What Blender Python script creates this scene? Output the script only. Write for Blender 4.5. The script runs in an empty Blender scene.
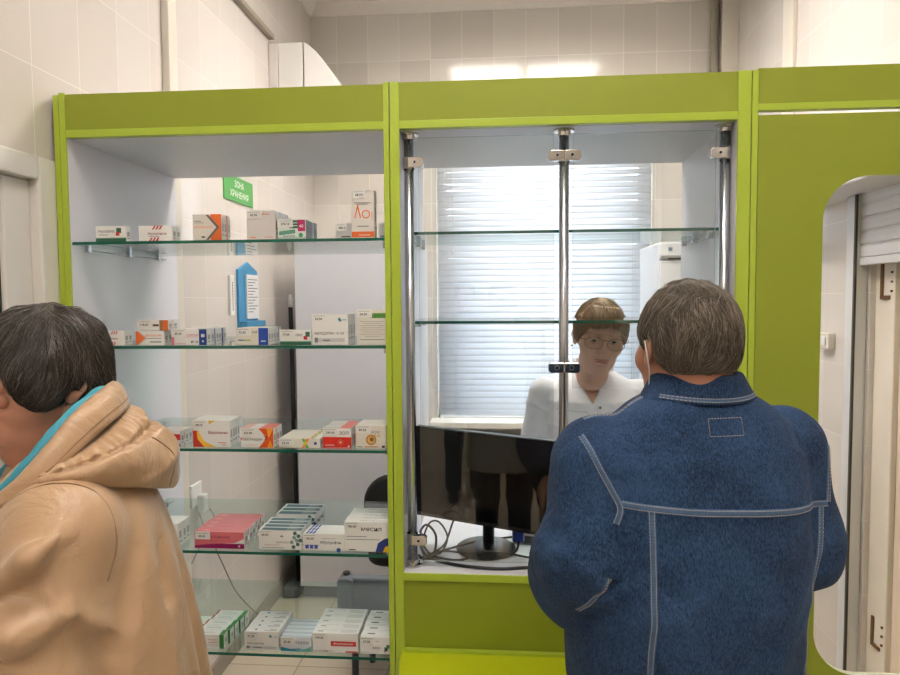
import bpy, bmesh, math, random
import numpy as np
from mathutils import Vector, Matrix
from mathutils.bvhtree import BVHTree
import openvdb as vdb

S = bpy.context.scene
COL = S.collection
random.seed(7)
PI = math.pi

# ------------------------------------------------------------------ helpers
def lin(c):
    out = []
    for v in c[:3]:
        v = v / 255.0
        out.append(v / 12.92 if v <= 0.04045 else ((v + 0.055) / 1.055) ** 2.4)
    return (*out, 1.0)

MATS = {}
def mat(name, rgb, rough=0.5, metal=0.0, spec=0.5, coat=0.0, noise=None, bump=None, sheen=0.0, subsurf=0.0, trans=0.0):
    """procedural principled material; noise=(scale, amount) varies colour, bump=(scale, strength, distance)"""
    if name in MATS: return MATS[name]
    m = bpy.data.materials.new(name); m.use_nodes = True
    nt = m.node_tree; b = nt.nodes['Principled BSDF']
    b.inputs['Base Color'].default_value = lin(rgb)
    b.inputs['Roughness'].default_value = rough
    b.inputs['Metallic'].default_value = metal
    b.inputs['Specular IOR Level'].default_value = spec
    b.inputs['Coat Weight'].default_value = coat
    b.inputs['Sheen Weight'].default_value = sheen
    b.inputs['Subsurface Weight'].default_value = subsurf
    if subsurf: b.inputs['Subsurface Radius'].default_value = (0.02, 0.008, 0.004)
    b.inputs['Transmission Weight'].default_value = trans
    tc = nt.nodes.new('ShaderNodeTexCoord')
    if noise:
        n = nt.nodes.new('ShaderNodeTexNoise'); n.inputs['Scale'].default_value = noise[0]; n.inputs['Detail'].default_value = 6
        nt.links.new(tc.outputs['Object'], n.inputs['Vector'])
        r = nt.nodes.new('ShaderNodeMix'); r.data_type = 'RGBA'
        c = lin(rgb)
        r.inputs['A'].default_value = tuple(max(0, x * (1 - noise[1])) for x in c[:3]) + (1,)
        r.inputs['B'].default_value = tuple(min(1, x * (1 + noise[1])) for x in c[:3]) + (1,)
        nt.links.new(n.outputs['Fac'], r.inputs['Factor']); nt.links.new(r.outputs['Result'], b.inputs['Base Color'])
    if bump:
        n = nt.nodes.new('ShaderNodeTexNoise'); n.inputs['Scale'].default_value = bump[0]; n.inputs['Detail'].default_value = 5
        nt.links.new(tc.outputs['Object'], n.inputs['Vector'])
        bp = nt.nodes.new('ShaderNodeBump'); bp.inputs['Strength'].default_value = bump[1]; bp.inputs['Distance'].default_value = bump[2]
        nt.links.new(n.outputs['Fac'], bp.inputs['Height']); nt.links.new(bp.outputs['Normal'], b.inputs['Normal'])
    MATS[name] = m
    return m

def emit(name, rgb, strength):
    if name in MATS: return MATS[name]
    m = bpy.data.materials.new(name); m.use_nodes = True; nt = m.node_tree
    b = nt.nodes['Principled BSDF']
    b.inputs['Base Color'].default_value = lin(rgb)
    b.inputs['Emission Color'].default_value = lin(rgb); b.inputs['Emission Strength'].default_value = strength
    MATS[name] = m; return m

def clearglass(name, tint, rough=0.0, ior=1.45, refl=1.0):
    if name in MATS: return MATS[name]
    m = bpy.data.materials.new(name); m.use_nodes = True; nt = m.node_tree
    nt.nodes.remove(nt.nodes['Principled BSDF']); out = nt.nodes['Material Output']
    t = nt.nodes.new('ShaderNodeBsdfTransparent'); t.inputs['Color'].default_value = lin(tint)
    g = nt.nodes.new('ShaderNodeBsdfGlossy'); g.inputs['Roughness'].default_value = rough
    f = nt.nodes.new('ShaderNodeFresnel'); f.inputs['IOR'].default_value = ior
    x = nt.nodes.new('ShaderNodeMixShader')
    ge = nt.nodes.new('ShaderNodeNewGeometry'); mi = nt.nodes.new('ShaderNodeMix'); mi.data_type = 'FLOAT'   # thin pane: both faces reflect alike
    mi.inputs['A'].default_value = ior; mi.inputs['B'].default_value = 1.0 / ior
    nt.links.new(ge.outputs['Backfacing'], mi.inputs['Factor']); nt.links.new(mi.outputs['Result'], f.inputs['IOR'])
    nt.links.new(f.outputs[0], x.inputs[0]); nt.links.new(t.outputs[0], x.inputs[1]); nt.links.new(g.outputs[0], x.inputs[2])
    nt.links.new(x.outputs[0], out.inputs['Surface'])
    MATS[name] = m; return m

def tiles(name, axes, w, h, off, c1, c2, mortar, rough=0.12, msize=0.0035, bump=0.35, wob=0.02):
    """glazed tiles: axes = which object coordinates run along / up the tile rows"""
    m = bpy.data.materials.new(name); m.use_nodes = True; nt = m.node_tree; b = nt.nodes['Principled BSDF']
    tc = nt.nodes.new('ShaderNodeTexCoord'); sp = nt.nodes.new('ShaderNodeSeparateXYZ'); cb = nt.nodes.new('ShaderNodeCombineXYZ')
    nt.links.new(tc.outputs['Object'], sp.inputs[0])
    for k, a in enumerate(axes):
        ad = nt.nodes.new('ShaderNodeMath'); ad.operation = 'ADD'; ad.inputs[1].default_value = off[k]
        nt.links.new(sp.outputs['XYZ'.index(a)], ad.inputs[0]); nt.links.new(ad.outputs[0], cb.inputs[k])
    br = nt.nodes.new('ShaderNodeTexBrick'); br.offset = 0.0; br.squash = 1.0
    br.inputs['Scale'].default_value = 1.0; br.inputs['Brick Width'].default_value = w; br.inputs['Row Height'].default_value = h
    br.inputs['Mortar Size'].default_value = msize / 2; br.inputs['Mortar Smooth'].default_value = 0.3; br.inputs['Bias'].default_value = 0.0
    br.inputs['Color1'].default_value = lin(c1); br.inputs['Color2'].default_value = lin(c2); br.inputs['Mortar'].default_value = lin(mortar)
    nt.links.new(cb.outputs[0], br.inputs['Vector'])
    nt.links.new(br.outputs['Color'], b.inputs['Base Color'])
    inv = nt.nodes.new('ShaderNodeMath'); inv.operation = 'SUBTRACT'; inv.inputs[0].default_value = 1.0
    nt.links.new(br.outputs['Fac'], inv.inputs[1])
    ns = nt.nodes.new('ShaderNodeTexNoise'); ns.inputs['Scale'].default_value = 7.0
    nt.links.new(tc.outputs['Object'], ns.inputs['Vector'])
    mm = nt.nodes.new('ShaderNodeMath'); mm.operation = 'MULTIPLY_ADD'; mm.inputs[1].default_value = wob * 5
    nt.links.new(ns.outputs['Fac'], mm.inputs[0]); nt.links.new(inv.outputs[0], mm.inputs[2])
    bp = nt.nodes.new('ShaderNodeBump'); bp.inputs['Strength'].default_value = bump; bp.inputs['Distance'].default_value = 0.002
    nt.links.new(mm.outputs[0], bp.inputs['Height']); nt.links.new(bp.outputs['Normal'], b.inputs['Normal'])
    b.inputs['Roughness'].default_value = rough
    MATS[name] = m; return m

def obj(name, bm, mats, parent=None, bevel=0.0, smooth=False, label=None, segs=2):
    me = bpy.data.meshes.new(name)
    bmesh.ops.recalc_face_normals(bm, faces=bm.faces)
    bm.to_mesh(me); bm.free()
    return mobj(name, me, mats, parent, bevel, smooth, label, segs)
def mobj(name, me, mats, parent=None, bevel=0.0, smooth=False, label=None, segs=2):
    if not isinstance(mats, (list, tuple)): mats = [mats]
    for m in mats: me.materials.append(m)
    if smooth:
        me.polygons.foreach_set('use_smooth', [True] * len(me.polygons))
    o = bpy.data.objects.new(name, me); COL.objects.link(o)
    if parent: o.parent = parent
    if bevel:
        md = o.modifiers.new('bevel', 'BEVEL'); md.width = bevel; md.segments = segs; md.limit_method = 'ANGLE'; md.angle_limit = math.radians(40)
    if label: o['label'] = label
    return o
def thing(name, label, cat, loc=(0, 0, 0), rz=0.0, group=None):
    o = bpy.data.objects.new(name, None); COL.objects.link(o); o.location = loc; o.rotation_euler = (0, 0, rz)
    o.empty_display_size = 0.05
    return tag(o, label, cat, group)
def tag(o, label, cat, group=None):
    o['label'] = label; o['category'] = cat
    if group: o['group'] = group
    return o
def struct(o): o['kind'] = 'structure'; return o

def box(bm, x0, x1, y0, y1, z0, z1, mi=0, skip=()):
    v = [bm.verts.new((x, y, z)) for x in (x0, x1) for y in (y0, y1) for z in (z0, z1)]
    fs = dict(left=(0, 1, 3, 2), right=(4, 6, 7, 5), front=(0, 4, 5, 1), back=(2, 3, 7, 6), bottom=(0, 2, 6, 4), top=(1, 5, 7, 3))
    r = {}
    for k, f in fs.items():
        if k in skip: continue
        fc = bm.faces.new([v[i] for i in f]); fc.material_index = mi; r[k] = fc
    return r
def BOX(*a, **k):
    bm = bmesh.new(); box(bm, *a, **k); return bm
def frames(P):
    n = len(P); T = []
    for i in range(n):
        d = P[min(i + 1, n - 1)] - P[max(i - 1, 0)]; T.append(d.normalized() if d.length > 1e-9 else Vector((0, 0, 1)))
    up = Vector((0, 0, 1)) if abs(T[0].z) < 0.9 else Vector((1, 0, 0))
    A = []; a = T[0].cross(up).normalized()
    for t in T:
        a = (a - t * a.dot(t)); a = a.normalized() if a.length > 1e-6 else t.orthogonal().normalized(); A.append((a, t.cross(a)))
    return A
def spline(pts, sub=6):
    P = [Vector(p) for p in pts]
    if len(P) < 3: return P
    out = []
    for i in range(len(P) - 1):
        p0 = P[max(i - 1, 0)]; p1 = P[i]; p2 = P[i + 1]; p3 = P[min(i + 2, len(P) - 1)]
        for k in range(sub):
            t = k / sub
            out.append(0.5 * ((2 * p1) + (p2 - p0) * t + (2 * p0 - 5 * p1 + 4 * p2 - p3) * t * t + (3 * p1 - p0 - 3 * p2 + p3) * t ** 3))
    out.append(P[-1]); return out
def tube(bm, pts, r, seg=8, mi=0, smooth=True, sub=0, cap=True):
    P = spline(pts, sub) if sub else [Vector(p) for p in pts]
    A = frames(P); R = []
    for i, p in enumerate(P):
        rr = r[min(i, len(r) - 1)] if isinstance(r, (list, tuple)) else r
        if callable(r): rr = r(i / (len(P) - 1))
        R.append([bm.verts.new(p + (A[i][0] * math.cos(2 * PI * k / seg) + A[i][1] * math.sin(2 * PI * k / seg)) * rr) for k in range(seg)])
    for i in range(len(P) - 1):
        for k in range(seg):
            f = bm.faces.new((R[i][k], R[i][(k + 1) % seg], R[i + 1][(k + 1) % seg], R[i + 1][k])); f.material_index = mi; f.smooth = smooth
    if cap:
        for rg in (R[0][::-1], R[-1]):
            f = bm.faces.new(rg); f.material_index = mi
def lathe(bm, prof, c=(0, 0, 0), seg=32, mi=0, smooth=True):
    R = []
    for r, z in prof:
        R.append([bm.verts.new((c[0] + r * math.cos(2 * PI * k / seg), c[1] + r * math.sin(2 * PI * k / seg), c[2] + z)) for k in range(seg)] if r > 1e-6 else [bm.verts.new((c[0], c[1], c[2] + z))])
    for i in range(len(R) - 1):
        for k in range(seg):
            a, b = R[i], R[i + 1]; k2 = (k + 1) % seg
            vs = [a[k % len(a)], a[k2 % len(a)], b[k2 % len(b)], b[k % len(b)]]
            u = []
            for v in vs:
                if v not in u: u.append(v)
            if len(u) > 2:
                f = bm.faces.new(u); f.material_index = mi; f.smooth = smooth
def prism(bm, poly, d0, d1, plane='xz', mi=0, smooth=False):
    """extrude a 2D outline; plane xz -> along y, xy -> along z, yz -> along x"""
    def P(a, b, d): return {'xz': (a, d, b), 'xy': (a, b, d), 'yz': (d, a, b)}[plane]
    A = [bm.verts.new(P(a, b, d0)) for a, b in poly]; B = [bm.verts.new(P(a, b, d1)) for a, b in poly]
    n = len(poly)
    f = bm.faces.new(A); f.material_index = mi
    f = bm.faces.new(B[::-1]); f.material_index = mi
    for i in range(n):
        f = bm.faces.new((A[i], B[i], B[(i + 1) % n], A[(i + 1) % n])); f.material_index = mi; f.smooth = smooth
_tc = {}
def text_polys(s, bold=0.0):
    key = (s, bold)
    if key in _tc: return _tc[key]
    cu = bpy.data.curves.new('txt', 'FONT'); cu.body = s; cu.size = 1.0; cu.resolution_u = 2; cu.offset = bold
    cu.align_x = 'LEFT'; o = bpy.data.objects.new('txt', cu); COL.objects.link(o)
    dg = bpy.context.evaluated_depsgraph_get(); me = bpy.data.meshes.new_from_object(o.evaluated_get(dg))
    vs = [tuple(v.co) for v in me.vertices]; fs = [tuple(p.vertices) for p in me.polygons]
    bpy.data.objects.remove(o); bpy.data.curves.remove(cu); bpy.data.meshes.remove(me)
    xs = [v[0] for v in vs] or [0]; _tc[key] = (vs, fs, min(xs), max(xs)); return _tc[key]
def text(bm, s, org, ux, uz, size, mi=0, width=None, align='l', bold=0.01):
    """flat lettering laid at org along ux (reading direction) and uz (up)"""
    vs, fs, x0, x1 = text_polys(s, bold); ux = Vector(ux); uz = Vector(uz); org = Vector(org)
    sx = (width / (x1 - x0)) if width else size
    sh = {'l': -x0 * sx, 'c': -(x0 + x1) / 2 * sx, 'r': -x1 * sx}[align]
    V = [bm.verts.new(org + ux * (v[0] * sx + sh) + uz * (v[1] * size)) for v in vs]
    for f in fs:
        try: fc = bm.faces.new([V[i] for i in f]); fc.material_index = mi
        except ValueError: pass

# ------------------------------------------------------------------ camera (1.6 m up, looking slightly left and down)
def set_camera():
    p, y, r = (math.radians(v) for v in (3.15, 4.5, 0.4))
    f = Vector((-math.sin(y) * math.cos(p), math.cos(y) * math.cos(p), -math.sin(p)))
    right = Vector((math.cos(y), math.sin(y), 0)); up = right.cross(f)
    R = math.cos(r) * right - math.sin(r) * up; U = math.sin(r) * right + math.cos(r) * up
    M = Matrix.Identity(4)
    for i in range(3): M[i][0] = R[i]; M[i][1] = U[i]; M[i][2] = -f[i]
    M.translation = Vector((0, 0, 1.6))
    cd = bpy.data.cameras.new('camera'); co = bpy.data.objects.new('camera', cd); COL.objects.link(co)
    co.matrix_world = M; cd.sensor_width = 36; cd.lens = 36 * 670.0 / 900.0; cd.clip_start = 0.02; cd.clip_end = 200
    S.camera = co
set_camera()
S.view_settings.view_transform = 'Standard'; S.view_settings.look = 'None'; S.view_settings.gamma = 1.0
S.view_settings.use_curve_mapping = False; S.view_settings.exposure = 0.28
S.cycles.use_denoising = True; S.cycles.max_bounces = 10; S.cycles.transparent_max_bounces = 24
S.cycles.caustics_reflective = False; S.cycles.caustics_refractive = False; S.cycles.sample_clamp_indirect = 6.0

# ------------------------------------------------------------------ shared materials
M_white = mat('white_laminate', (226, 226, 234), 0.35)
M_green = mat('lime_laminate', (142, 154, 44), 0.42, noise=(3, 0.03), spec=0.4)
M_edge = mat('lime_edging', (170, 192, 60), 0.3)
M_steel = mat('brushed_steel', (204, 208, 214), 0.24, 1.0)
M_chrome = mat('chrome', (205, 203, 200), 0.12, 1.0)
M_glass = clearglass('shelf_glass', (240, 250, 247))
M_pane = clearglass('pane_glass', (250, 252, 252), ior=1.72)
M_gedge = mat('glass_edge_green', (22, 92, 74), 0.15)
M_black = mat('black_plastic', (14, 14, 15), 0.35)
M_blackgloss = mat('black_screen', (6, 6, 7), 0.03, spec=0.5)
M_blackgloss.node_tree.nodes['Principled BSDF'].inputs['IOR'].default_value = 1.6
M_plastic = mat('white_plastic', (232, 232, 230), 0.35)
M_cable = mat('black_rubber', (22, 22, 24), 0.5)
M_greycable = mat('grey_rubber', (120, 118, 114), 0.5)
# ------------------------------------------------------------------ the room
XL, XR, YB, YF, ZC = -1.22, 1.42, 4.3, -2.6, 3.47
T_left = tiles('tile_left', 'YZ', 0.2, 0.3, (10.11, 9.78 - 0.3 * 1 + 0.0), (220, 214, 208), (214, 207, 200), (235, 230, 224))
T_back = tiles('tile_back', 'XZ', 0.2, 0.3, (10.05, 9.48), (219, 214, 206), (205, 199, 191), (236, 231, 224))
T_floor = tiles('tile_floor', 'XY', 0.4, 0.4, (10.1, 10.0), (204, 192, 172), (196, 183, 163), (160, 148, 130), rough=0.22, msize=0.006)
M_ceil = mat('ceiling_white', (226, 220, 212), 0.8)
# ceiling and floor
struct(obj('floor', BOX(XL - 0.8, XR + 1.6, YF - 0.1, YB + 0.1, -0.1, 0), T_floor))
struct(obj('ceiling', BOX(XL - 0.1, XR + 1.6, YF - 0.1, YB + 0.1, ZC, ZC + 0.1), M_ceil))
# left wall with the doorway in front of the cabinets
DY0, DY1, DZ = 0.72, 1.755, 1.985
bm = bmesh.new()
box(bm, XL - 0.1, XL, YF - 0.1, DY0, 0, ZC); box(bm, XL - 0.1, XL, DY1, YB + 0.1, 0, ZC); box(bm, XL - 0.1, XL, DY0, DY1, DZ, ZC)
struct(obj('wall_left', bm, T_left))
# back wall with the window hole
WX0, WX1, WZ0, WZ1 = -0.42, 0.93, 0.84, 2.62
bm = bmesh.new()
box(bm, XL, WX0, YB, YB + 0.25, 0, ZC); box(bm, WX1, XR, YB, YB + 0.25, 0, ZC)
box(bm, WX0, WX1, YB, YB + 0.25, 0, WZ0); box(bm, WX0, WX1, YB, YB + 0.25, WZ1, ZC)
struct(obj('wall_back', bm, T_back))
# right wall with the shuttered doorway
RY0, RY1, RZ = 1.9, 2.72, 1.95
bm = bmesh.new()
box(bm, XR, XR + 0.1, YF - 0.1, RY0, 0, ZC); box(bm, XR, XR + 0.1, RY1, YB + 0.25, 0, ZC); box(bm, XR, XR + 0.1, RY0, RY1, RZ, ZC)
struct(obj('wall_right', bm, T_left))
struct(obj('wall_front', BOX(XL - 0.1, XR + 0.1, YF - 0.1, YF, 0, ZC), mat('paint_cream', (214, 206, 194), 0.7)))
# cornice under the ceiling
bm = bmesh.new()
prism(bm, [(XL, ZC), (XL, ZC - 0.06), (XL + 0.012, ZC - 0.06), (XL + 0.045, ZC - 0.02), (XL + 0.06, ZC)], 0.5, YB, 'xz')
struct(obj('trim_1', bm, M_ceil))
bm = bmesh.new()
prism(bm, [(YB, ZC), (YB, ZC - 0.06), (YB - 0.012, ZC - 0.06), (YB - 0.045, ZC - 0.02), (YB - 0.06, ZC)], XL, XR, 'yz')
struct(obj('trim_2', bm, M_ceil))
bm = bmesh.new()
prism(bm, [(XR, ZC), (XR, ZC - 0.06), (XR - 0.012, ZC - 0.06), (XR - 0.045, ZC - 0.02), (XR - 0.06, ZC)], 0.5, YB, 'xz')
struct(obj('trim_3', bm, M_ceil))
# vertical plastic strips on the tiles
M_strip = mat('cream_plastic', (222, 216, 204), 0.4)
struct(obj('trim_4', BOX(XL, XL + 0.028, 2.375, 2.435, 0, ZC - 0.06), M_strip, bevel=0.003))
struct(obj('trim_5', BOX(XR - 0.02, XR, 3.43, 3.55, 0, ZC - 0.06), M_strip, bevel=0.003))
struct(obj('trim_6', BOX(XR - 0.1, XR, YB - 0.06, YB, 0, ZC - 0.06), M_strip, bevel=0.004))
# metal pipe in the back corner, cable duct on the left wall
bm = bmesh.new(); tube(bm, [(XR - 0.135, YB - 0.03, 0), (XR - 0.135, YB - 0.03, ZC)], 0.022, 12)
tag(obj('riser_pipe', bm, mat('painted_pipe', (158, 152, 138), 0.45)), 'grey vertical riser pipe beside the right corner of the back wall', 'pipe')
bm = bmesh.new(); box(bm, XL, XL + 0.03, 2.44, 3.52, 2.975, 3.0)
tag(obj('cable_duct', bm, mat('duct_grey', (150, 140, 126), 0.5), bevel=0.002), 'thin grey cable duct running along the left wall to the air conditioner', 'cable duct')
# baseboards
struct(obj('baseboard_left', BOX(XL, XL + 0.012, DY1 + 0.06, YB, 0, 0.08), mat('base_grey', (150, 140, 128), 0.4), bevel=0.002))
struct(obj('baseboard_back', BOX(XL + 0.012, XR, YB - 0.012, YB, 0, 0.08), MATS['base_grey'], bevel=0.002))

# ---- window
wn = struct(thing('window_1', 'white plastic window behind blinds', 'window'))
del wn['category'], wn['label']
bm = bmesh.new()
for a in ((WX0, WX0 + 0.06, WZ0, WZ1), (WX1 - 0.06, WX1, WZ0, WZ1), (WX0 + 0.06, WX1 - 0.06, WZ0, WZ0 + 0.06), (WX0 + 0.06, WX1 - 0.06, WZ1 - 0.06, WZ1), ((WX0 + WX1) / 2 - 0.04, (WX0 + WX1) / 2 + 0.04, WZ0 + 0.06, WZ1 - 0.06)):
    box(bm, a[0], a[1], YB + 0.1, YB + 0.16, a[2], a[3])
struct(obj('window_frame', bm, M_plastic, wn, bevel=0.006))
struct(obj('window_pane', BOX(WX0 + 0.05, WX1 - 0.05, YB + 0.128, YB + 0.134, WZ0 + 0.05, WZ1 - 0.05), M_pane, wn))
struct(obj('window_sill', BOX(WX0 - 0.04, WX1 + 0.04, YB - 0.16, YB + 0.1, WZ0 - 0.04, WZ0), mat('sill_white', (236, 230, 220), 0.3), wn, bevel=0.006))
# ---- blinds hung in front of the window
M_slat = mat('blind_slat', (234, 236, 240), 0.35)
nt = M_slat.node_tree; pb = nt.nodes['Principled BSDF']; tl = nt.nodes.new('ShaderNodeBsdfTranslucent'); tl.inputs['Color'].default_value = lin((228, 234, 242))
mx = nt.nodes.new('ShaderNodeMixShader'); mx.inputs[0].default_value = 0.3
nt.links.new(pb.outputs[0], mx.inputs[1]); nt.links.new(tl.outputs[0], mx.inputs[2]); nt.links.new(mx.outputs[0], nt.nodes['Material Output'].inputs['Surface'])
bl = thing('window_blind', 'white horizontal venetian blind covering the back window', 'blind', (0, YB - 0.045, 0))
BX0, BX1 = -0.40, 0.915
obj('headrail', BOX(BX0, BX1, -0.015, 0.015, 2.56, 2.6), M_plastic, bl, bevel=0.003)
bm = bmesh.new(); pitch = 0.0385; z = 0.885; n = 0
while z < 2.55:
    a = math.radians(57); w = 0.0243; c, s = math.cos(a) * w, math.sin(a) * w
    pr = [(-c, -s), (-c * .35, -s * .2), (c * .35, s * .5), (c, s)]
    dr = 0.0015 * math.sin(n * 1.7)
    V0 = [bm.verts.new((BX0, p[0], z + p[1] + dr)) for p in pr]; V1 = [bm.verts.new((BX1, p[0], z + p[1] - dr)) for p in pr]
    for k in range(3): bm.faces.new((V0[k], V0[k + 1], V1[k + 1], V1[k])).smooth = True
    z += pitch; n += 1
sl = mobj('slats', bpy.data.meshes.new('slats'), M_slat); bm.to_mesh(sl.data); bm.free(); sl.parent = bl
sl.modifiers.new('thickness', 'SOLIDIFY').thickness = 0.0008
obj('bottom_rail', BOX(BX0, BX1, -0.012, 0.012, 0.848, 0.862), M_plastic, bl, bevel=0.002)
for x in (-0.3, 0.25, 0.8):
    bm = bmesh.new(); tube(bm, [(x, -0.026, 0.86), (x, -0.026, 2.56)], 0.0012, 5); tube(bm, [(x + .012, -0.026, 0.86), (x + .012, -0.026, 2.56)], 0.0008, 5)
    obj('ladder_cord', bm, M_plastic, bl)
for x, z in ((-0.36, 1.93), (-0.31, 1.92)):
    bm = bmesh.new(); tube(bm, [(x, -0.035, z), (x, -0.03, 2.56)], 0.0015, 6); tube(bm, [(x, -0.035, z - 0.03), (x, -0.035, z)], [0.006, 0.003], 8)
    obj('pull_cord', bm, M_plastic, bl)
# radiator cover below the sill
bm = bmesh.new(); box(bm, -0.4, 0.9, YB - 0.1, YB - 0.02, 0.12, 0.74)
for k in range(26): box(bm, -0.38 + k * 0.05, -0.35 + k * 0.05, YB - 0.112, YB - 0.1, 0.15, 0.71)
tag(obj('radiator', bm, mat('radiator_tan', (150, 128, 104), 0.5), bevel=0.004), 'tan ribbed radiator under the back window sill', 'radiator')

# ---- doorway 1: white plastic door in the left wall
dr = struct(thing('door_1', 'd', 'd')); del dr['category'], dr['label']
M_pvc = mat('white_pvc', (230, 227, 222), 0.3)
bm = bmesh.new(); X0, X1 = XL - 0.06, XL + 0.012
for (y0, y1, z0, z1) in ((DY1 - 0.07, DY1, 0, DZ), (DY0, DY0 + 0.07, 0, DZ), (DY0 + 0.07, DY1 - 0.07, DZ - 0.062, DZ)): box(bm, X0, X1, y0, y1, z0, z1)
struct(obj('door_frame', bm, M_pvc, dr, bevel=0.006))
bm = bmesh.new(); ly0, ly1, lz1 = DY0 + 0.07, DY1 - 0.07, DZ - 0.062; X1 = XL - 0.016
for (y0, y1, z0, z1) in ((ly1 - 0.1, ly1, 0.02, lz1), (ly0, ly0 + 0.1, 0.02, lz1), (ly0 + 0.1, ly1 - 0.1, lz1 - 0.1, lz1), (ly0 + 0.1, ly1 - 0.1, 1.46, 1.57), (ly0 + 0.1, ly1 - 0.1, 0.02, 0.14)): box(bm, X0 + .01, X1, y0, y1, z0, z1)
struct(obj('door_leaf', bm, M_pvc, dr, bevel=0.006))
bm = bmesh.new(); box(bm, XL - 0.045, XL - 0.035, ly0 + 0.09, ly1 - 0.09, 0.13, lz1 - 0.09)
struct(obj('door_panel', bm, mat('door_panel_white', (216, 210, 204), 0.35), dr))
bm = bmesh.new()
for (y0, y1, z0, z1) in ((ly1 - 0.105, ly1 - 0.1, 0.13, lz1 - 0.095), (ly0 + 0.1, ly1 - 0.1, lz1 - 0.105, lz1 - 0.1), (ly0 + 0.1, ly1 - 0.1, 1.57, 1.575)): box(bm, XL - 0.036, XL - 0.028, y0, y1, z0, z1)
struct(obj('door_gasket', bm, M_cable, dr))
bm = bmesh.new(); box(bm, XL - 0.006, XL + 0.006, ly0 + 0.03, ly0 + 0.06, 0.9, 1.12); tube(bm, [(XL, ly0 + .045, 1.02), (XL + .05, ly0 + .045, 1.02), (XL + .05, ly0 + .16, 1.02)], 0.009, 10)
struct(obj('door_handle', bm, M_plastic, dr))

# ---- doorway 2: behind the roller shutter in the right wall
M_wood = mat('painted_wood', (236, 226, 212), 0.45, noise=(9, 0.05))
dr2 = struct(thing('door_2', 'd', 'd')); del dr2['category'], dr2['label']
bm = bmesh.new()
for (y0, y1) in ((RY1 - 0.13, RY1), (RY0, RY0 + 0.13)): box(bm, XR + 0.02, XR + 0.09, y0, y1, 0, RZ)
box(bm, XR + 0.02, XR + 0.09, RY0 + .13, RY1 - .13, RZ - 0.1, RZ)
box(bm, XR + 0.04, XR + 0.1, RY1 - 0.15, RY1 - 0.13, 0, RZ - .1)
struct(obj('door_frame', bm, M_wood, dr2, bevel=0.004))
struct(obj('door_leaf', BOX(XR + 0.03, XR + 0.07, RY0 + 0.13, RY1 - 0.15, 0.01, RZ - 0.1), mat('pink_door', (238, 216, 196), 0.5, noise=(5, 0.04)), dr2, bevel=0.003))
M_rust = mat('rusty_brass', (120, 88, 52), 0.55, 0.5, noise=(60, 0.4))
for z0, z1 in ((1.6, 1.73), (0.25, 0.36)):
    bm = bmesh.new(); box(bm, XR + 0.014, XR + 0.02, RY1 - 0.055, RY1 - 0.04, z0, z1); box(bm, XR + 0.014, XR + 0.02, RY1 - 0.1, RY1 - 0.04, z0 - 0.006, z0 + 0.008)
    for q in range(3): box(bm, XR + 0.014, XR + 0.022, RY1 - 0.115, RY1 - 0.108, z0 + 0.02 + q * 0.035, z0 + 0.028 + q * 0.035)
    struct(obj('door_hinge', bm, M_rust, dr2))
# the wall of the neighbouring room, beyond the door
struct(obj('wall_beyond', BOX(XR + 0.5, XR + 0.55, 1.2, 3.6, 0, 2.6), mat('paint_cream', (214, 206, 194), 0.7)))
# roller shutter, partly lowered
rs = thing('roller_shutter', 'light grey roller shutter half lowered over the doorway right of the green panel', 'shutter')
M_shut = mat('shutter_alu', (220, 218, 220), 0.4, 0.0)
bm = bmesh.new(); z = 1.755
prof = []
while z < 2.0:
    prof += [(XR - 0.024, z), (XR - 0.030, z + 0.004), (XR - 0.032, z + 0.02), (XR - 0.030, z + 0.042), (XR - 0.024, z + 0.05)]; z += 0.052
prism(bm, prof + [(XR - 0.004, z), (XR - 0.004, 1.755)], RY0 - 0.05, RY1 + 0.02, 'xz')
obj('slat_curtain', bm, M_shut, rs)
obj('bottom_bar', BOX(XR - 0.034, XR - 0.004, RY0 - 0.05, RY1 + 0.02, 1.725, 1.755), M_shut, rs, bevel=0.004)
obj('shutter_box', BOX(XR - 0.21, XR, RY0 - 0.12, 3.3, 2.0, 2.22), mat('box_white', (222, 220, 220), 0.45), rs, bevel=0.006)
bm = bmesh.new(); box(bm, XR - 0.045, XR, RY1 + 0.02, RY1 + 0.1, 0, 2.0)
obj('guide_rail', bm, mat('rail_white', (214, 214, 214), 0.35), rs, bevel=0.004)
obj('rail_brush', BOX(XR - 0.052, XR - 0.044, RY1 + 0.016, RY1 + 0.028, 0, 2.0), mat('brush_dark', (64, 62, 56), 0.6), rs)
# wall switch box beside the shutter
sw = thing('wall_switch', 'small cream surface box on the tiles left of the roller shutter', 'switch', (XR, 3.03, 1.415))
obj('switch_body', BOX(-0.03, 0, -0.05, 0.05, -0.035, 0.035), M_strip, sw, bevel=0.006)
obj('rocker', BOX(-0.036, -0.03, -0.03, 0.03, -0.02, 0.02), M_plastic, sw, bevel=0.003)

# ---- air conditioner on the left wall
ac = thing('air_conditioner', 'white wall air conditioner seen end on above the left cabinet', 'air conditioner', (XL, 3.5, 2.69))
bm = bmesh.new(); box(bm, 0, 0.05, 0, 0.76, 0.0, 0.262); obj('back_plate', bm, mat('ac_shade_white', (224, 220, 216), 0.4), ac, bevel=0.005)
obj('body', BOX(0.05, 0.185, 0.0, 0.76, 0.0, 0.262), mat('ac_white', (236, 234, 230), 0.35), ac, bevel=0.006)
arc = [(0.19, 0.262)] + [(0.19 + 0.2 * (1 - math.cos(t)) ** 0.9 , 0.262 - 0.27 * math.sin(t)) for t in [k * PI / 2 / 12 for k in range(1, 13)]]
arc = [(0.19, 0.262), (0.21, 0.25), (0.255, 0.21), (0.3, 0.155), (0.335, 0.1), (0.365, 0.03), (0.38, -0.03), (0.21, -0.04), (0.197, -0.02), (0.19, 0.0)]
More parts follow.
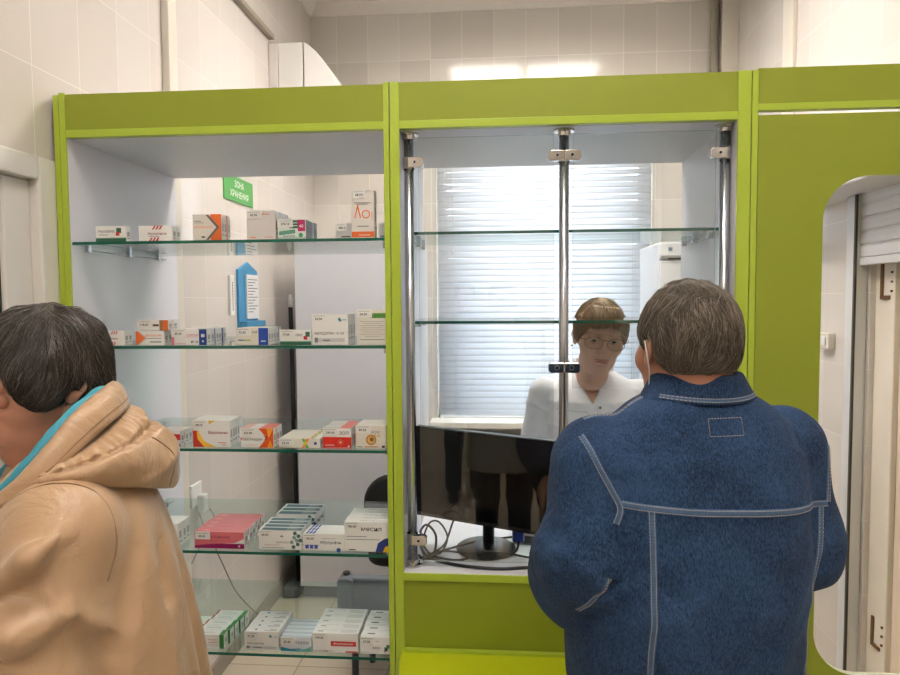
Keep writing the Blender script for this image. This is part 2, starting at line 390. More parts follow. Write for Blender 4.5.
bm = bmesh.new(); prism(bm, arc, -0.004, 0.764, 'xz'); obj('front_cover', bm, mat('ac_cover', (244, 242, 240), 0.3), ac, bevel=0.003)
bm = bmesh.new(); tube(bm, [(0.02, -0.002, 0.03), (0.035, -0.002, 0.03), (0.038, -0.002, 0.012)], 0.0015, 6, sub=4); obj('latch', bm, M_cable, ac)

# ---- ceiling lights: real louvre fixtures, four tubes' squares each
M_dif = emit('lamp_diffuser', (255, 247, 238), 33.0)
def ceiling_light(x, y, label, m=M_dif):
    t = thing('ceiling_light', label, 'ceiling light', (x, y, ZC), 0, 'square ceiling lights')
    bm = bmesh.new(); w = 0.3
    for a in ((-w, w, -w, -w + .025), (-w, w, w - .025, w), (-w, -w + .025, -w + .025, w - .025), (w - .025, w, -w + .025, w - .025)): box(bm, a[0], a[1], a[2], a[3], -0.04, 0)
    for q in (-0.14, 0, 0.14): box(bm, q - .006, q + .006, -w + .025, w - .025, -0.04, -0.02); box(bm, -w + .025, w - .025, q - .006, q + .006, -0.039, -0.021)
    obj('frame', bm, M_plastic, t)
    obj('diffuser', BOX(-w + .026, w - .026, -w + .026, w - .026, -0.018, -0.006), m, t)
ceiling_light(-0.13, 2.95, 'left of two square ceiling lights behind the cabinets')
ceiling_light(0.49, 2.95, 'right of two square ceiling lights behind the cabinets')
M_dif2 = emit('lamp_diffuser_front', (255, 246, 236), 26.0)
ceiling_light(0.0, 0.8, 'square ceiling light over the customers, nearest to the cabinets', M_dif2)
ceiling_light(0.65, -0.6, 'square ceiling light over the customers, farther from the cabinets', M_dif2)
ceiling_light(-0.5, -1.6, 'square ceiling light over the back of the customer area', M_dif2)

# ---- daylight
w = bpy.data.worlds.new('world'); S.world = w; w.use_nodes = True
wt = w.node_tree; bg = wt.nodes['Background']; bg.inputs['Strength'].default_value = 10.0
sky = wt.nodes.new('ShaderNodeTexSky'); sky.sky_type = 'HOSEK_WILKIE'; sky.turbidity = 6; sky.ground_albedo = 0.6
sky.sun_direction = Vector((0.3, -0.6, 0.6)).normalized()
mxw = wt.nodes.new('ShaderNodeMix'); mxw.data_type = 'RGBA'; mxw.inputs['Factor'].default_value = 0.75
mxw.inputs['B'].default_value = (0.93, 0.97, 1.0, 1)
wt.links.new(sky.outputs[0], mxw.inputs['A']); wt.links.new(mxw.outputs['Result'], bg.inputs['Color'])

# ---- sign, document holders, socket and cord on the left wall
sg = thing('green_sign', 'small green sign with white lettering on the left tiled wall', 'sign', (XL, 3.05, 2.115))
obj('plate', BOX(0.0, 0.006, -0.17, 0.17, -0.058, 0.058), mat('sign_green', (74, 160, 72), 0.35), sg, bevel=0.001)
bm = bmesh.new()
text(bm, 'ЗОНА', (0.0068, 0, 0.010), (0, 1, 0), (0, 0, 1), 0.04, align='c'); text(bm, 'ХРАНЕНИЯ', (0.0068, 0, -0.036), (0, 1, 0), (0, 0, 1), 0.04, align='c')
obj('lettering', bm, mat('ink_white', (240, 240, 236), 0.5), sg)
bh = thing('blue_document_holder', 'blue wall holder with a white printed sheet below the green sign', 'holder', (XL, 3.12, 1.63))
M_blue = mat('holder_blue', (62, 140, 186), 0.35)
bm = bmesh.new(); prism(bm, [(-0.12, -0.15), (0.12, -0.15), (0.12, 0.12), (0.0, 0.16), (-0.12, 0.12)], 0.0, 0.012, 'yz'); box(bm, 0.012, 0.05, -0.12, 0.12, -0.15, -0.12)
obj('holder_back', bm, M_blue, bh, bevel=0.003)
bm = bmesh.new(); box(bm, 0.0125, 0.02, -0.04, 0.11, -0.11, 0.1); obj('sheet', bm, mat('paper', (222, 222, 224), 0.7), bh)
bm = bmesh.new()
for k in range(12): box(bm, 0.0201, 0.0205, -0.028, 0.095 - 0.03 * ((k * 7) % 3), 0.075 - k * 0.014, 0.079 - k * 0.014)
obj('printed_lines', bm, mat('ink_grey', (120, 120, 124), 0.6), bh)
wh = thing('thermometer', 'narrow white wall thermometer left of the blue holder', 'thermometer', (XL, 2.93, 1.63))
obj('body', BOX(0, 0.012, -0.022, 0.022, -0.09, 0.09), M_plastic, wh, bevel=0.003)
bm = bmesh.new(); box(bm, 0.0122, 0.0128, -0.003, 0.003, -0.07, 0.06)
for k in range(10): box(bm, 0.0122, 0.0126, 0.005, 0.014, -0.06 + k * 0.013, -0.0585 + k * 0.013)
obj('scale', bm, MATS['ink_grey'], wh)
so = thing('wall_socket', 'white power socket low on the left wall behind the shelves', 'socket', (XL, 2.53, 0.84))
obj('plate', BOX(0, 0.012, -0.045, 0.045, -0.045, 0.045), M_plastic, so, bevel=0.004)
ad = thing('power_adapter', 'white power adapter plugged into the socket with a grey cord', 'adapter', (XL + 0.013, 2.54, 0.82))
obj('adapter_body', BOX(0, 0.03, -0.018, 0.02, -0.05, 0.02), M_plastic, ad, bevel=0.006)
bm = bmesh.new(); tube(bm, [(0.03, 0.03, -0.05), (0.03, 0.07, -0.1), (0.015, 0.1, -0.22), (0.01, 0.2, -0.36), (0.012, 0.3, -0.5), (0.015, 0.42, -0.62), (0.03, 0.52, -0.72), (0.03, 0.6, -0.80)], 0.003, 6, sub=5)
obj('cord', bm, M_greycable, ad)
cw = thing('wall_cable', 'thin grey cord hanging in a loop on the left wall tiles', 'cable', (XL + 0.01, 2.4, 0.6))
bm = bmesh.new(); tube(bm, [(0, 0.12, 0.2), (0.012, 0.16, 0.08), (0, 0.1, 0.0), (0.012, 0.02, -0.02), (0, -0.02, -0.1), (0.01, 0.1, -0.22), (0, 0.14, -0.4), (0.01, 0.02, -0.58)], 0.0022, 6, sub=6)
cm = obj('cord_loop', bm, M_greycable, cw)

# ---- tall white cupboard, broom, fridge, chairs in the back room
cu = thing('tall_white_cupboard', 'tall white cupboard by the back wall behind the left shelves', 'cupboard', (-0.78, 3.74, 0))
M_cup = mat('cupboard_white', (216, 218, 226), 0.3)
obj('carcass', BOX(-0.31, 0.33, -0.26, 0.28, 0.06, 1.91), M_cup, cu, bevel=0.004)
obj('door_panel', BOX(-0.31, 0.33, -0.28, -0.262, 0.07, 1.91), M_cup, cu, bevel=0.003)
obj('plinth', BOX(-0.30, 0.32, -0.25, 0.27, 0, 0.06), mat('plinth_grey', (120, 120, 124), 0.5), cu)
bm = bmesh.new(); tube(bm, [(0.27, -0.285, 0.95), (0.27, -0.31, 0.96), (0.27, -0.31, 1.09), (0.27, -0.285, 1.1)], 0.006, 8); obj('handle', bm, M_steel, cu)
br = thing('mop', 'dark mop handle with a white tip standing in the gap beside the white cupboard', 'mop', (-1.13, 3.55, 0))
bm = bmesh.new(); tube(bm, [(0.0, 0, 0.06), (-0.02, 0.02, 1.57)], 0.012, 10); obj('handle', bm, M_black, br)
bm = bmesh.new(); tube(bm, [(-0.02, 0.02, 1.57), (-0.0205, 0.02, 1.62), (-0.0207, 0.02, 1.64)], [0.013, 0.012, 0.006], 10); obj('tip', bm, M_plastic, br)
bm = bmesh.new(); box(bm, -0.06, 0.03, -0.1, 0.09, 0.0, 0.06); obj('head', bm, mat('mop_grey', (90, 92, 96), 0.9), br, bevel=0.015)
fr = thing('medical_fridge', 'white upright fridge in the right back corner beside the blind', 'fridge', (1.06, 3.86, 0))
obj('body', BOX(-0.24, 0.24, -0.23, 0.25, 0.03, 1.9), mat('fridge_white', (232, 234, 238), 0.25), fr, bevel=0.01)
obj('door_panel', BOX(-0.24, 0.24, -0.275, -0.235, 0.06, 1.8), MATS['fridge_white'], fr, bevel=0.01)
obj('control_panel', BOX(-0.24, 0.24, -0.28, -0.24, 1.815, 1.9), MATS['fridge_white'], fr, bevel=0.012)
bm = bmesh.new(); box(bm, -0.2, 0.22, -0.284, -0.278, 1.805, 1.814); obj('dark_gap', bm, M_cable, fr)
bm = bmesh.new(); box(bm, -0.06, -0.02, -0.284, -0.279, 1.845, 1.875); obj('display', bm, mat('disp_red', (120, 60, 50), 0.3), fr)
for x in (-0.2, -0.12): 
    bm = bmesh.new(); box(bm, x, x + .02, -0.284, -0.279, 1.85, 1.868); obj('button', bm, mat('btn_blue', (110, 130, 160), 0.4), fr)

def rounded(w, h, r, n=6):
    P = []
    for cx, cz, a0 in ((w - r, h - r, 0), (-w + r, h - r, 90), (-w + r, -h + r, 180), (w - r, -h + r, 270)):
        for k in range(n + 1):
            a = math.radians(a0 + 90 * k / n); P.append((cx + r * math.cos(a), cz + r * math.sin(a)))
    return P
oc = thing('office_chair', 'black office chair with a rounded backrest behind the left shelves', 'chair', (-0.43, 2.88, 0), 0.1)
bm = bmesh.new(); prism(bm, rounded(0.24, 0.14, 0.12), -0.03, 0.02, 'xz', smooth=True); bmesh.ops.translate(bm, verts=bm.verts, vec=(0.06, 0, 0.70)); obj('backrest', bm, mat('black_fabric', (26, 26, 28), 0.8, bump=(300, 0.3, 0.001)), oc, bevel=0.015, segs=3)
bm = bmesh.new(); tube(bm, [(0.0, 0.03, 0.6), (0.0, 0.05, 0.42), (0.0, 0.2, 0.39)], 0.018, 8, sub=5); obj('spine', bm, M_black, oc)
bm = bmesh.new(); prism(bm, rounded(0.24, 0.22, 0.1), 0.0, 0.07, 'xy', smooth=True); bmesh.ops.translate(bm, verts=bm.verts, vec=(0.06, 0.27, 0.4)); obj('seat', bm, MATS['black_fabric'], oc, bevel=0.02, segs=3)
bm = bmesh.new(); tube(bm, [(0.06, 0.27, 0.1), (0.06, 0.27, 0.4)], 0.025, 12); obj('gas_column', bm, M_black, oc)
for k in range(5):
    a = 2 * PI * k / 5 + 0.3; bm = bmesh.new(); tube(bm, [(0.06, 0.27, 0.1), (0.06 + 0.26 * math.cos(a), 0.27 + 0.26 * math.sin(a), 0.06)], [0.022, 0.014], 8)
    lg = obj('leg', bm, M_black, oc); bm = bmesh.new(); tube(bm, [(0.06 + 0.26 * math.cos(a) - .012, 0.27 + 0.26 * math.sin(a), 0.025), (0.06 + 0.26 * math.cos(a) + .012, 0.27 + 0.26 * math.sin(a), 0.025)], 0.025, 12); obj('caster', bm, M_black, lg)
gc = thing('grey_chair', 'grey upholstered low chair partly hidden behind the bottom glass shelf', 'chair', (-0.43, 2.5, 0), 0.0)
M_gv = mat('grey_vinyl', (104, 110, 118), 0.5, bump=(60, 0.1, 0.001))
bm = bmesh.new(); prism(bm, rounded(0.215, 0.13, 0.035), -0.02, 0.025, 'xz', smooth=True); bmesh.ops.translate(bm, verts=bm.verts, vec=(0.02, 0, 0.41)); obj('backrest', bm, M_gv, gc, bevel=0.012, segs=3)
bm = bmesh.new(); prism(bm, rounded(0.03, 0.135, 0.02), -0.03, 0.035, 'xz', smooth=True); bmesh.ops.translate(bm, verts=bm.verts, vec=(-0.175, -0.012, 0.41)); obj('side_bolster', bm, M_gv, gc, bevel=0.01, segs=3)
bm = bmesh.new(); prism(bm, rounded(0.2, 0.19, 0.05), 0.24, 0.3, 'xy', smooth=True); bmesh.ops.translate(bm, verts=bm.verts, vec=(0.02, 0.22, 0)); obj('seat', bm, M_gv, gc, bevel=0.015, segs=3)
bm = bmesh.new(); tube(bm, [(-0.175, 0, 0.535), (-0.175, 0, 0.555)], 0.014, 10); obj('hinge_cap', bm, M_black, gc)
for x, y in ((-0.15, 0.02), (0.19, 0.02), (-0.15, 0.36), (0.19, 0.36)):
    bm = bmesh.new(); tube(bm, [(x, y, 0), (x, y, 0.3)], 0.014, 8); obj('leg', bm, mat('dark_steel', (70, 72, 76), 0.4, 0.6), gc)
# ------------------------------------------------------------------ the cabinets (fronts on Y = 1.75)
YC, YBK, ZT = 1.75, 2.27, 2.165
ZIN = 2.043
def side_board(parent, x0, x1, z0=0.0, ztop=ZT, name='side_panel', yb=YBK):
    if x1 < -0.28: yb = 2.35
    o = obj(name, BOX(x0, x1, YC + 0.003, yb, z0, ztop - 0.001), M_white, parent)
    e = obj('edge_trim', BOX(x0, x1, YC - 0.004, YC + 0.003, z0, ztop), M_edge, o, bevel=0.001)
    return o
def top_part(parent, x0, x1):
    YBK = 2.35 if x0 < -1 else 2.27
    obj('fascia', BOX(x0, x1, YC, YC + 0.018, 2.066, ZT - 0.004), M_green, parent, label='olive green fascia board')
    obj('front_rail', BOX(x0, x1, YC - 0.003, YC + 0.02, 2.046, 2.066), M_edge, parent, bevel=0.001)
    obj('top_panel', BOX(x0, x1, YC + 0.018, YBK, ZIN - 0.018 + 0.02, ZIN + 0.02), M_white, parent)
SHZ = [1.767, 1.482, 1.20, 0.915, 0.628]
def glass_shelf(parent, x0, x1, z, y0=1.757, y1=2.235, side_x=None):
    bm = bmesh.new(); f = box(bm, x0, x1, y0, y1, z - 0.008, z)
    for k in ('left', 'right', 'front', 'back'): f[k].material_index = 1
    f['back'].material_index = 0; f['left'].material_index = 0; f['right'].material_index = 0
    s = obj('glass_shelf', bm, [M_glass, M_gedge], parent)
    for sx, d in ((x0, 1), (x1, -1)):
        bm = bmesh.new(); tube(bm, [(sx + d * 0.006, y0 + 0.06, z - 0.019), (sx + d * 0.006, y1 + 0.02, z - 0.019)], 0.0016, 6)
        for y in (y0 + 0.06, (y0 + y1) / 2 + 0.03, y1 - 0.03): box(bm, min(sx, sx + d * 0.016), max(sx, sx + d * 0.012), y - 0.006, y + 0.006, z - 0.024, z - 0.0085)
        obj('shelf_bracket', bm, M_steel, s)
    return s
c1 = thing('display_cabinet', 'tall open green framed display cabinet with five glass shelves of medicine at left', 'cabinet', (0, 0, 0))
side_board(c1, -1.189, -1.173); side_board(c1, -0.3075, -0.2925)
o = side_board(c1, -1.2055, -1.1905, ztop=ZT - 0.006, name='outer_panel'); 
top_part(c1, -1.173, -0.3075)
for z in SHZ: glass_shelf(c1, -1.1725, -0.308, z)
obj('base_panel', BOX(-1.173, -0.3075, YC + 0.02, YBK, 0.1, 0.118), M_white, c1)
obj('plinth', BOX(-1.173, -0.3075, YC + 0.03, YC + 0.046, 0, 0.1), M_green, c1)
# service window cabinet
c2 = thing('service_counter', 'green framed service window cabinet with steel posts and glass panes in the middle', 'counter')
side_board(c2, -0.2905, -0.266); side_board(c2, 0.586, 0.6175)
ZT = 2.168
top_part(c2, -0.266, 0.586)
for z in (1.792, 1.543): glass_shelf(c2, -0.2655, 0.5855, z, y0=1.87, y1=2.235)
obj('worktop', BOX(-0.266, 0.586, YC + 0.001, YBK, 0.85, 0.872), M_white, c2, bevel=0.001)
obj('worktop_edge', BOX(-0.266, 0.586, YC - 0.004, YC + 0.001, 0.85, 0.87), M_edge, c2, bevel=0.001)
obj('front_panel', BOX(-0.266, 0.586, YC + 0.002, YC + 0.02, 0.0, 0.85), M_green, c2)
obj('back_panel', BOX(-0.266, 0.586, YBK - 0.02, YBK, 0.0, 0.85), M_white, c2)
# customer ledge with rounded corners
lx0, lx1, ly0, ly1, r = -0.272, 0.59, 1.46, YC - 0.0045, 0.24
P = [(lx1, ly1), (lx0, ly1)]
P += [(lx0 + r - r * math.cos(a), ly0 + r - r * math.sin(a)) for a in [k * PI / 2 / 14 for k in range(0, 15)]]
P += [(lx1 - r + r * math.sin(a), ly0 + r - r * math.cos(a)) for a in [k * PI / 2 / 14 for k in range(0, 15)]]
bm = bmesh.new(); prism(bm, P, 0.636, 0.66, 'xy'); obj('customer_ledge', bm, mat('lime_ledge', (186, 196, 26), 0.4), c2, bevel=0.002)
bm = bmesh.new(); box(bm, -0.266, 0.586, YC - 0.02, YC - 0.0045, 0.6605, 0.667); obj('ledge_back_strip', bm, M_edge, c2)
# steel posts, clamps and panes
PX = (-0.249, 0.162, 0.573)
for x in PX:
    bm = bmesh.new(); lathe(bm, [(0.0, 0.874), (0.0128, 0.874), (0.0128, 1.45), (0.0128, 2.043), (0, 2.043)], (x, 1.80, 0), 28)
    po = obj('steel_post', bm, M_steel, c2)
    for prof in ([(0, 0.872), (0.027, 0.872), (0.027, 0.878), (0.017, 0.880), (0.0165, 0.890), (0, 0.890)], [(0, 2.028), (0.0165, 2.028), (0.017, 2.038), (0.027, 2.039), (0.027, 2.0455), (0, 2.0455)]):
        bm = bmesh.new(); lathe(bm, prof, (x, 1.80, 0), 32, smooth=False); obj('post_flange', bm, M_chrome, po, bevel=0.0006)
def clamp(x, z, sides):
    bm = bmesh.new()
    for s in sides:
        prism(bm, [(x + s * a, z + b) for a, b in ((0.0, -0.013), (0.036, -0.014), (0.042, -0.009), (0.042, 0.009), (0.036, 0.014), (0.0, 0.013))], 1.777, 1.795, 'xz')
    lathe(bm, [(0.0155, z - 0.0145), (0.0155, z + 0.0145)], (x, 1.80, 0), 20)
    bmesh.ops.recalc_face_normals(bm, faces=bm.faces)
    c = obj('glass_clamp', bm, M_chrome, c2, bevel=0.002)
    for s in sides:
        bm = bmesh.new(); tube(bm, [(x + s * 0.019, 1.7755, z), (x + s * 0.019, 1.7785, z)], 0.0075, 16); tube(bm, [(x + s * 0.019, 1.7745, z), (x + s * 0.019, 1.776, z)], 0.0035, 8, mi=1)
        obj('screw', bm, [M_steel, M_black], c)
clamp(PX[0], 1.966, (1,)); clamp(PX[1], 1.975, (-1, 1)); clamp(PX[2], 1.972, (-1,))
clamp(PX[1], 1.421, (-1, 1)); clamp(PX[0], 0.948, (1,)); clamp(PX[2], 1.421, (-1,))
def pane(x0, x1, z0, z1):
    bm = bmesh.new(); f = box(bm, x0, x1, 1.784, 1.790, z0, z1)
    for k in ('left', 'right', 'top', 'bottom'): f[k].material_index = 1
    obj('glass_pane', bm, [M_pane, mat('pane_edge', (190, 205, 202), 0.2)], c2)
pane(-0.222, 0.134, 0.89, 2.03); pane(0.184, 0.546, 1.366, 2.03)
# end section with the arched opening
ZT = 2.174
c3 = thing('green_wall_panel', 'tall solid green cabinet front with a rounded opening at right', 'cabinet')
side_board(c3, 0.6195, 0.6345, yb=2.0)
obj('fascia', BOX(0.6345, 1.40, YC, YC + 0.018, 2.083, ZT - 0.004), M_green, c3)
obj('front_rail', BOX(0.6345, 1.40, YC - 0.003, YC + 0.02, 2.066, 2.083), M_edge, c3, bevel=0.001)
ox0, ox1, oz0, oz1, rr = 0.796, 1.236, 0.63, 1.902, 0.11
fr0 = (0.6365, 1.398, 0.02, 2.055)
ring = []
for cx, cz, a0 in ((ox1 - rr, oz1 - rr, 0), (ox0 + rr, oz1 - rr, 90), (ox0 + rr, oz0 + rr, 180), (ox1 - rr, oz0 + rr, 270)):
    for k in range(13):
        a = math.radians(a0 + 90 * k / 12); ring.append((cx + rr * math.cos(a), cz + rr * math.sin(a)))
ccx, ccz = (ox0 + ox1) / 2, (oz0 + oz1) / 2
outer = []
for (x, z) in ring:      # project each ring point out to the rectangle border
    dx, dz = x - ccx, z - ccz
    outer.append([dx, dz])
cor = [(fr0[1], fr0[3]), (fr0[0], fr0[3]), (fr0[0], fr0[2]), (fr0[1], fr0[2])]
out2 = []
for q in range(4):
    for k in range(13):
        x, z = ring[q * 13 + k]; X, Z = cor[q]
        if k < 6: p = (X, z) if q in (0, 2) else (x, Z)
        elif k == 6: p = (X, Z)
        else: p = (x, Z) if q in (0, 2) else (X, z)
        out2.append(p)
bm = bmesh.new(); n = len(ring); y0, y1 = YC - 0.001, YC + 0.017
VI0 = [bm.verts.new((x, y0, z)) for x, z in ring]; VI1 = [bm.verts.new((x, y1, z)) for x, z in ring]
VO0 = [bm.verts.new((x, y0, z)) for x, z in out2]; VO1 = [bm.verts.new((x, y1, z)) for x, z in out2]
for i in range(n):
    j = (i + 1) % n
    bm.faces.new((VI0[i], VO0[i], VO0[j], VI0[j])); bm.faces.new((VI1[i], VI1[j], VO1[j], VO1[i]))
    f = bm.faces.new((VI0[i], VI0[j], VI1[j], VI1[i])); f.material_index = 1
    bm.faces.new((VO0[i], VO1[i], VO1[j], VO0[j]))
obj('front_board', bm, [M_green, mat('opening_edge', (206, 212, 190), 0.3)], c3)

# ------------------------------------------------------------------ things on the counter
mo = thing('monitor', 'black glossy monitor on a round stand behind the left service pane', 'monitor', (-0.05, 1.925, 0.8725), math.radians(-20))
def rot(o, a): o.rotation_euler = a
bm = bmesh.new(); box(bm, -0.232, 0.29, -0.012, 0.012, 0.072, 0.345); sc_ = obj('housing', bm, M_black, mo, bevel=0.003); sc_.rotation_euler = (0, math.radians(1.6), 0)
bm = bmesh.new(); box(bm, -0.228, 0.286, -0.0135, -0.012, 0.085, 0.341); s2 = obj('screen', bm, M_blackgloss, mo); s2.rotation_euler = (0, math.radians(1.6), 0)
bm = bmesh.new(); box(bm, -0.06, 0.15, 0.012, 0.035, 0.13, 0.3); obj('back_cover', bm, M_black, mo, bevel=0.008)
bm = bmesh.new(); tube(bm, [(0, 0.02, 0.01), (0, 0.02, 0.2)], 0.017, 14); obj('neck', bm, M_black, mo)
bm = bmesh.new(); lathe(bm, [(0, 0.0), (0.086, 0.0), (0.088, 0.006), (0.08, 0.012), (0.03, 0.018), (0, 0.018)], (0, 0.0, 0), 40); obj('base', bm, M_black, mo)
bm = bmesh.new(); box(bm, 0.085, 0.115, -0.006, 0.012, 0.038, 0.074); obj('blue_plug', bm, mat('vga_blue', (26, 50, 130), 0.4), mo, bevel=0.003)
def cable(label, pts, r=0.0035, m=M_cable):
    bm = bmesh.new(); tube(bm, pts, r, 7, sub=7); o = obj('cable', bm, m); tag(o, label, 'cable', 'cables on the counter'); return o
zc = 0.8765
cable('black cable looping up from the counter to the blue monitor plug', [(-0.24, 1.95, zc), (-0.2, 1.86, zc), (-0.12, 1.83, zc), (-0.05, 1.82, zc + .03), (0.0, 1.85, zc + 0.01), (0.035, 1.87, 0.89), (0.044, 1.888, 0.911)])
cable('thick black cable running along the front of the counter to the right', [(-0.25, 1.98, zc), (-0.22, 1.86, zc), (-0.14, 1.80, zc), (-0.02, 1.775, zc), (0.08, 1.79, zc), (0.25, 1.80, zc), (0.4, 1.85, zc)], 0.0045)
cable('black cable arching steeply beside the left steel post', [(-0.235, 2.0, zc), (-0.24, 1.9, 0.93), (-0.215, 1.86, 0.965), (-0.19, 1.86, 0.93), (-0.2, 1.84, zc), (-0.235, 1.84, zc)])
cable('black cable crossing in front of the round monitor base', [(-0.22, 1.83, zc), (-0.17, 1.84, zc + 0.02), (-0.1, 1.835, 0.895), (0.0, 1.83, 0.9), (0.08, 1.86, zc), (0.15, 1.88, zc)], 0.003)
cable('black cable coiled at the left end of the counter', [(-0.235, 1.84, zc), (-0.2, 1.87, zc + .004), (-0.17, 1.92, 0.89), (-0.15, 1.95, 0.94), (-0.13, 1.97, 0.985)], 0.003)
cable('thin black cable bent up behind the left pane', [(-0.22, 1.88, zc), (-0.18, 1.88, zc), (-0.16, 1.89, 0.92), (-0.185, 1.9, 0.96), (-0.215, 1.92, 0.95), (-0.235, 1.94, 0.9), (-0.23, 1.97, zc)], 0.0028)
cable('black cable lying along the side panel behind the left post', [(-0.24, 1.86, zc), (-0.215, 1.82, zc + .004), (-0.19, 1.86, zc + .008), (-0.1, 1.9, zc + 0.022), (-0.06, 1.99, zc), (0.1, 2.05, zc)], 0.003)
cr = thing('card_terminal', 'small dark card terminal with a pale label behind the right end of the monitor', 'card terminal', (0.075, 2.03, 0.8725), -0.2)
obj('terminal_body', BOX(-0.04, 0.04, -0.05, 0.05, 0, 0.05), mat('terminal_grey', (60, 62, 66), 0.4), cr, bevel=0.006)
obj('terminal_label', BOX(-0.034, 0.034, -0.052, -0.0502, 0.024, 0.04), mat('paper', (222, 222, 224), 0.7), cr)

# ------------------------------------------------------------------ medicine boxes
_pm = {}
def cm_(rgb): 
    k = 'print_%02x%02x%02x' % tuple(int(v) for v in rgb)
    return mat(k, rgb, 0.4)
WHT = (238, 238, 236); OFF = (226, 222, 214)
def med_mesh(w, h, d, face, top=(), side='code', body=WHT, topc=None, sidec=None):
    """carton with its printed front (y=0), lid lines and end print; decals = (kind, x0, x1, z0, z1, colour[, text]) in 0..1"""
    bm = bmesh.new(); mats = [cm_(body)]
    def mi(c):
        m = cm_(c)
        if m not in mats: mats.append(m)
        return mats.index(m)
    f = box(bm, 0, w, 0, d, 0, h)
    if topc: f['top'].material_index = mi(topc)
    if sidec: f['right'].material_index = mi(sidec); f['left'].material_index = mi(sidec)
    bm.normal_update()
    be = bmesh.ops.bevel(bm, geom=list(bm.edges), offset=0.0006, segments=1, affect='EDGES')
    e = [0.0003]
    def deco(items, O, U, V, N, W, H):
        O, U, V, N = map(Vector, (O, U, V, N)); lv = 0
        for it in items:
            lv += 1; off = N * (0.0002 + 0.00006 * lv)
            if it[0] == 'r':
                _, x0, x1, z0, z1, c = it; vs = [O + off + U * (W * a) + V * (H * b) for a, b in ((x0, z0), (x1, z0), (x1, z1), (x0, z1))]
                fc = bm.faces.new([bm.verts.new(v) for v in vs]); fc.material_index = mi(c)
            elif it[0] == 'p':
                _, pts, c = it
                fc = bm.faces.new([bm.verts.new(O + off + U * (W * a) + V * (H * b)) for a, b in pts]); fc.material_index = mi(c)
            elif it[0] == 'c':
                _, cx, cz, rad, c = it
                fc = bm.faces.new([bm.verts.new(O + off + U * (W * cx + rad * math.cos(t)) + V * (H * cz + rad * math.sin(t))) for t in [k * 2 * PI / 20 for k in range(20)]]); fc.material_index = mi(c)
            elif it[0] == 't':
                _, s, x, z, size, c, wd = it
                text(bm, s, O + off + U * (W * x) + V * (H * z), U, V, size, mi(c), width=wd * W if wd else None)
    deco(face, (0, 0, 0), (1, 0, 0), (0, 0, 1), (0, -1, 0), w, h)
    deco(top, (0, 0, h), (1, 0, 0), (0, 1, 0), (0, 0, 1), w, d)
    if side == 'code' and d > 0.012:
        it = []
        for k in range(7): it.append(('r', 0.25 + k * 0.07, 0.28 + k * 0.07 + 0.015 * (k % 2), 0.35, 0.65, (50, 50, 52)))
        it.append(('r', 0.2, 0.8, 0.2, 0.24, (120, 120, 122)))
        deco(it, (w, 0, 0), (0, 1, 0), (0, 0, 1), (1, 0, 0), d, h)
    me = bpy.data.meshes.new('medicine_box'); 
    nb = [f for f in bm.faces if f.material_index == 0]
    bm.to_mesh(me); bm.free()
    return me, mats
INK = (50, 52, 58); GRY = (130, 130, 134)
ORD = ['first', 'second', 'third', 'fourth', 'fifth', 'sixth', 'seventh']
SHN = ['top', 'second', 'third', 'fourth', 'bottom']
def price_tag(parent, w, h, price, tw=0.042, th=0.021, x=0.0):
    tw = min(tw, w * 0.55)
    bm = bmesh.new(); box(bm, x, x + tw, -0.0022, -0.0012, h - th, h + 0.001)
    text(bm, price, (x + tw * 0.22, -0.0026, h - th * 0.72), (1, 0, 0), (0, 0, 1), th * 0.42, 1, bold=0.02)
    box(bm, x + tw * .1, x + tw * .85, -0.0025, -0.0022, h - th * 0.22, h - th * 0.17, 2)
    obj('price_tag', bm, [cm_((236, 236, 234)), cm_((30, 30, 32)), cm_((130, 130, 132))], parent)
def row(shelf, x, w, h, dep, n, face, desc, price=None, top=(), side='code', body=WHT, topc=None, sidec=None, z=None, y0=1.774, tagpos=0.0, jit=0.002, gap=0.0008, yaw=0.0, d=None, skew=0.0):
    """n equal cartons one behind the other on a shelf, the front one carrying the price tag"""
    x, w, h = x * .991, w * .991, h * .995
    d = d or (dep / n - gap); z = SHZ[shelf] if z is None else z
    me, mats = med_mesh(w, h, d, face, top, side, body, topc, sidec)
    for k in range(n):
        lab = f'{desc}, {SHN[shelf]} shelf' + ('' if n == 1 else ', frontmost' if k == 0 else ', rearmost' if k == n - 1 else f', {ORD[k]} from front')
        if k == 0: me.name = 'medicine_box'; o = mobj('medicine_box', me, mats)
        else: o = bpy.data.objects.new('medicine_box', me); COL.objects.link(o)
        tag(o, lab, 'box', f'{desc} row'.replace(' row', ' cartons'))
        jx = random.uniform(-jit, jit) if k else 0
        o.location = (x + jx + skew * k, y0 + k * (d + gap), z + 0.0008)
        o.rotation_euler = (0, 0, yaw if k else yaw * 0.6)
        if k == 0 and price: price_tag(o, w, h, price, x=tagpos)
GRN = (30, 92, 66); RED = (196, 38, 42); ORG = (226, 108, 44); BLU = (28, 62, 140); MAG = (176, 34, 96); TEAL = (60, 140, 150)
dg = lambda x, c: [('p', [(x, .7), (x + .05, .7), (x + .12, 1), (x + .07, 1)], c), ('p', [(x + .09, .7), (x + .14, .7), (x + .21, 1), (x + .16, 1)], c), ('p', [(x + .18, .7), (x + .23, .7), (x + .30, 1), (x + .25, 1)], c)]
stripes = [('p', [(x, .0), (x + .05, 0), (x + .12, .24), (x + .07, .24)], RED) for x in (.3, .4, .5)] + [('p', [(x, .76), (x + .05, .76), (x + .12, 1), (x + .07, 1)], RED) for x in (.4, .5, .6)]
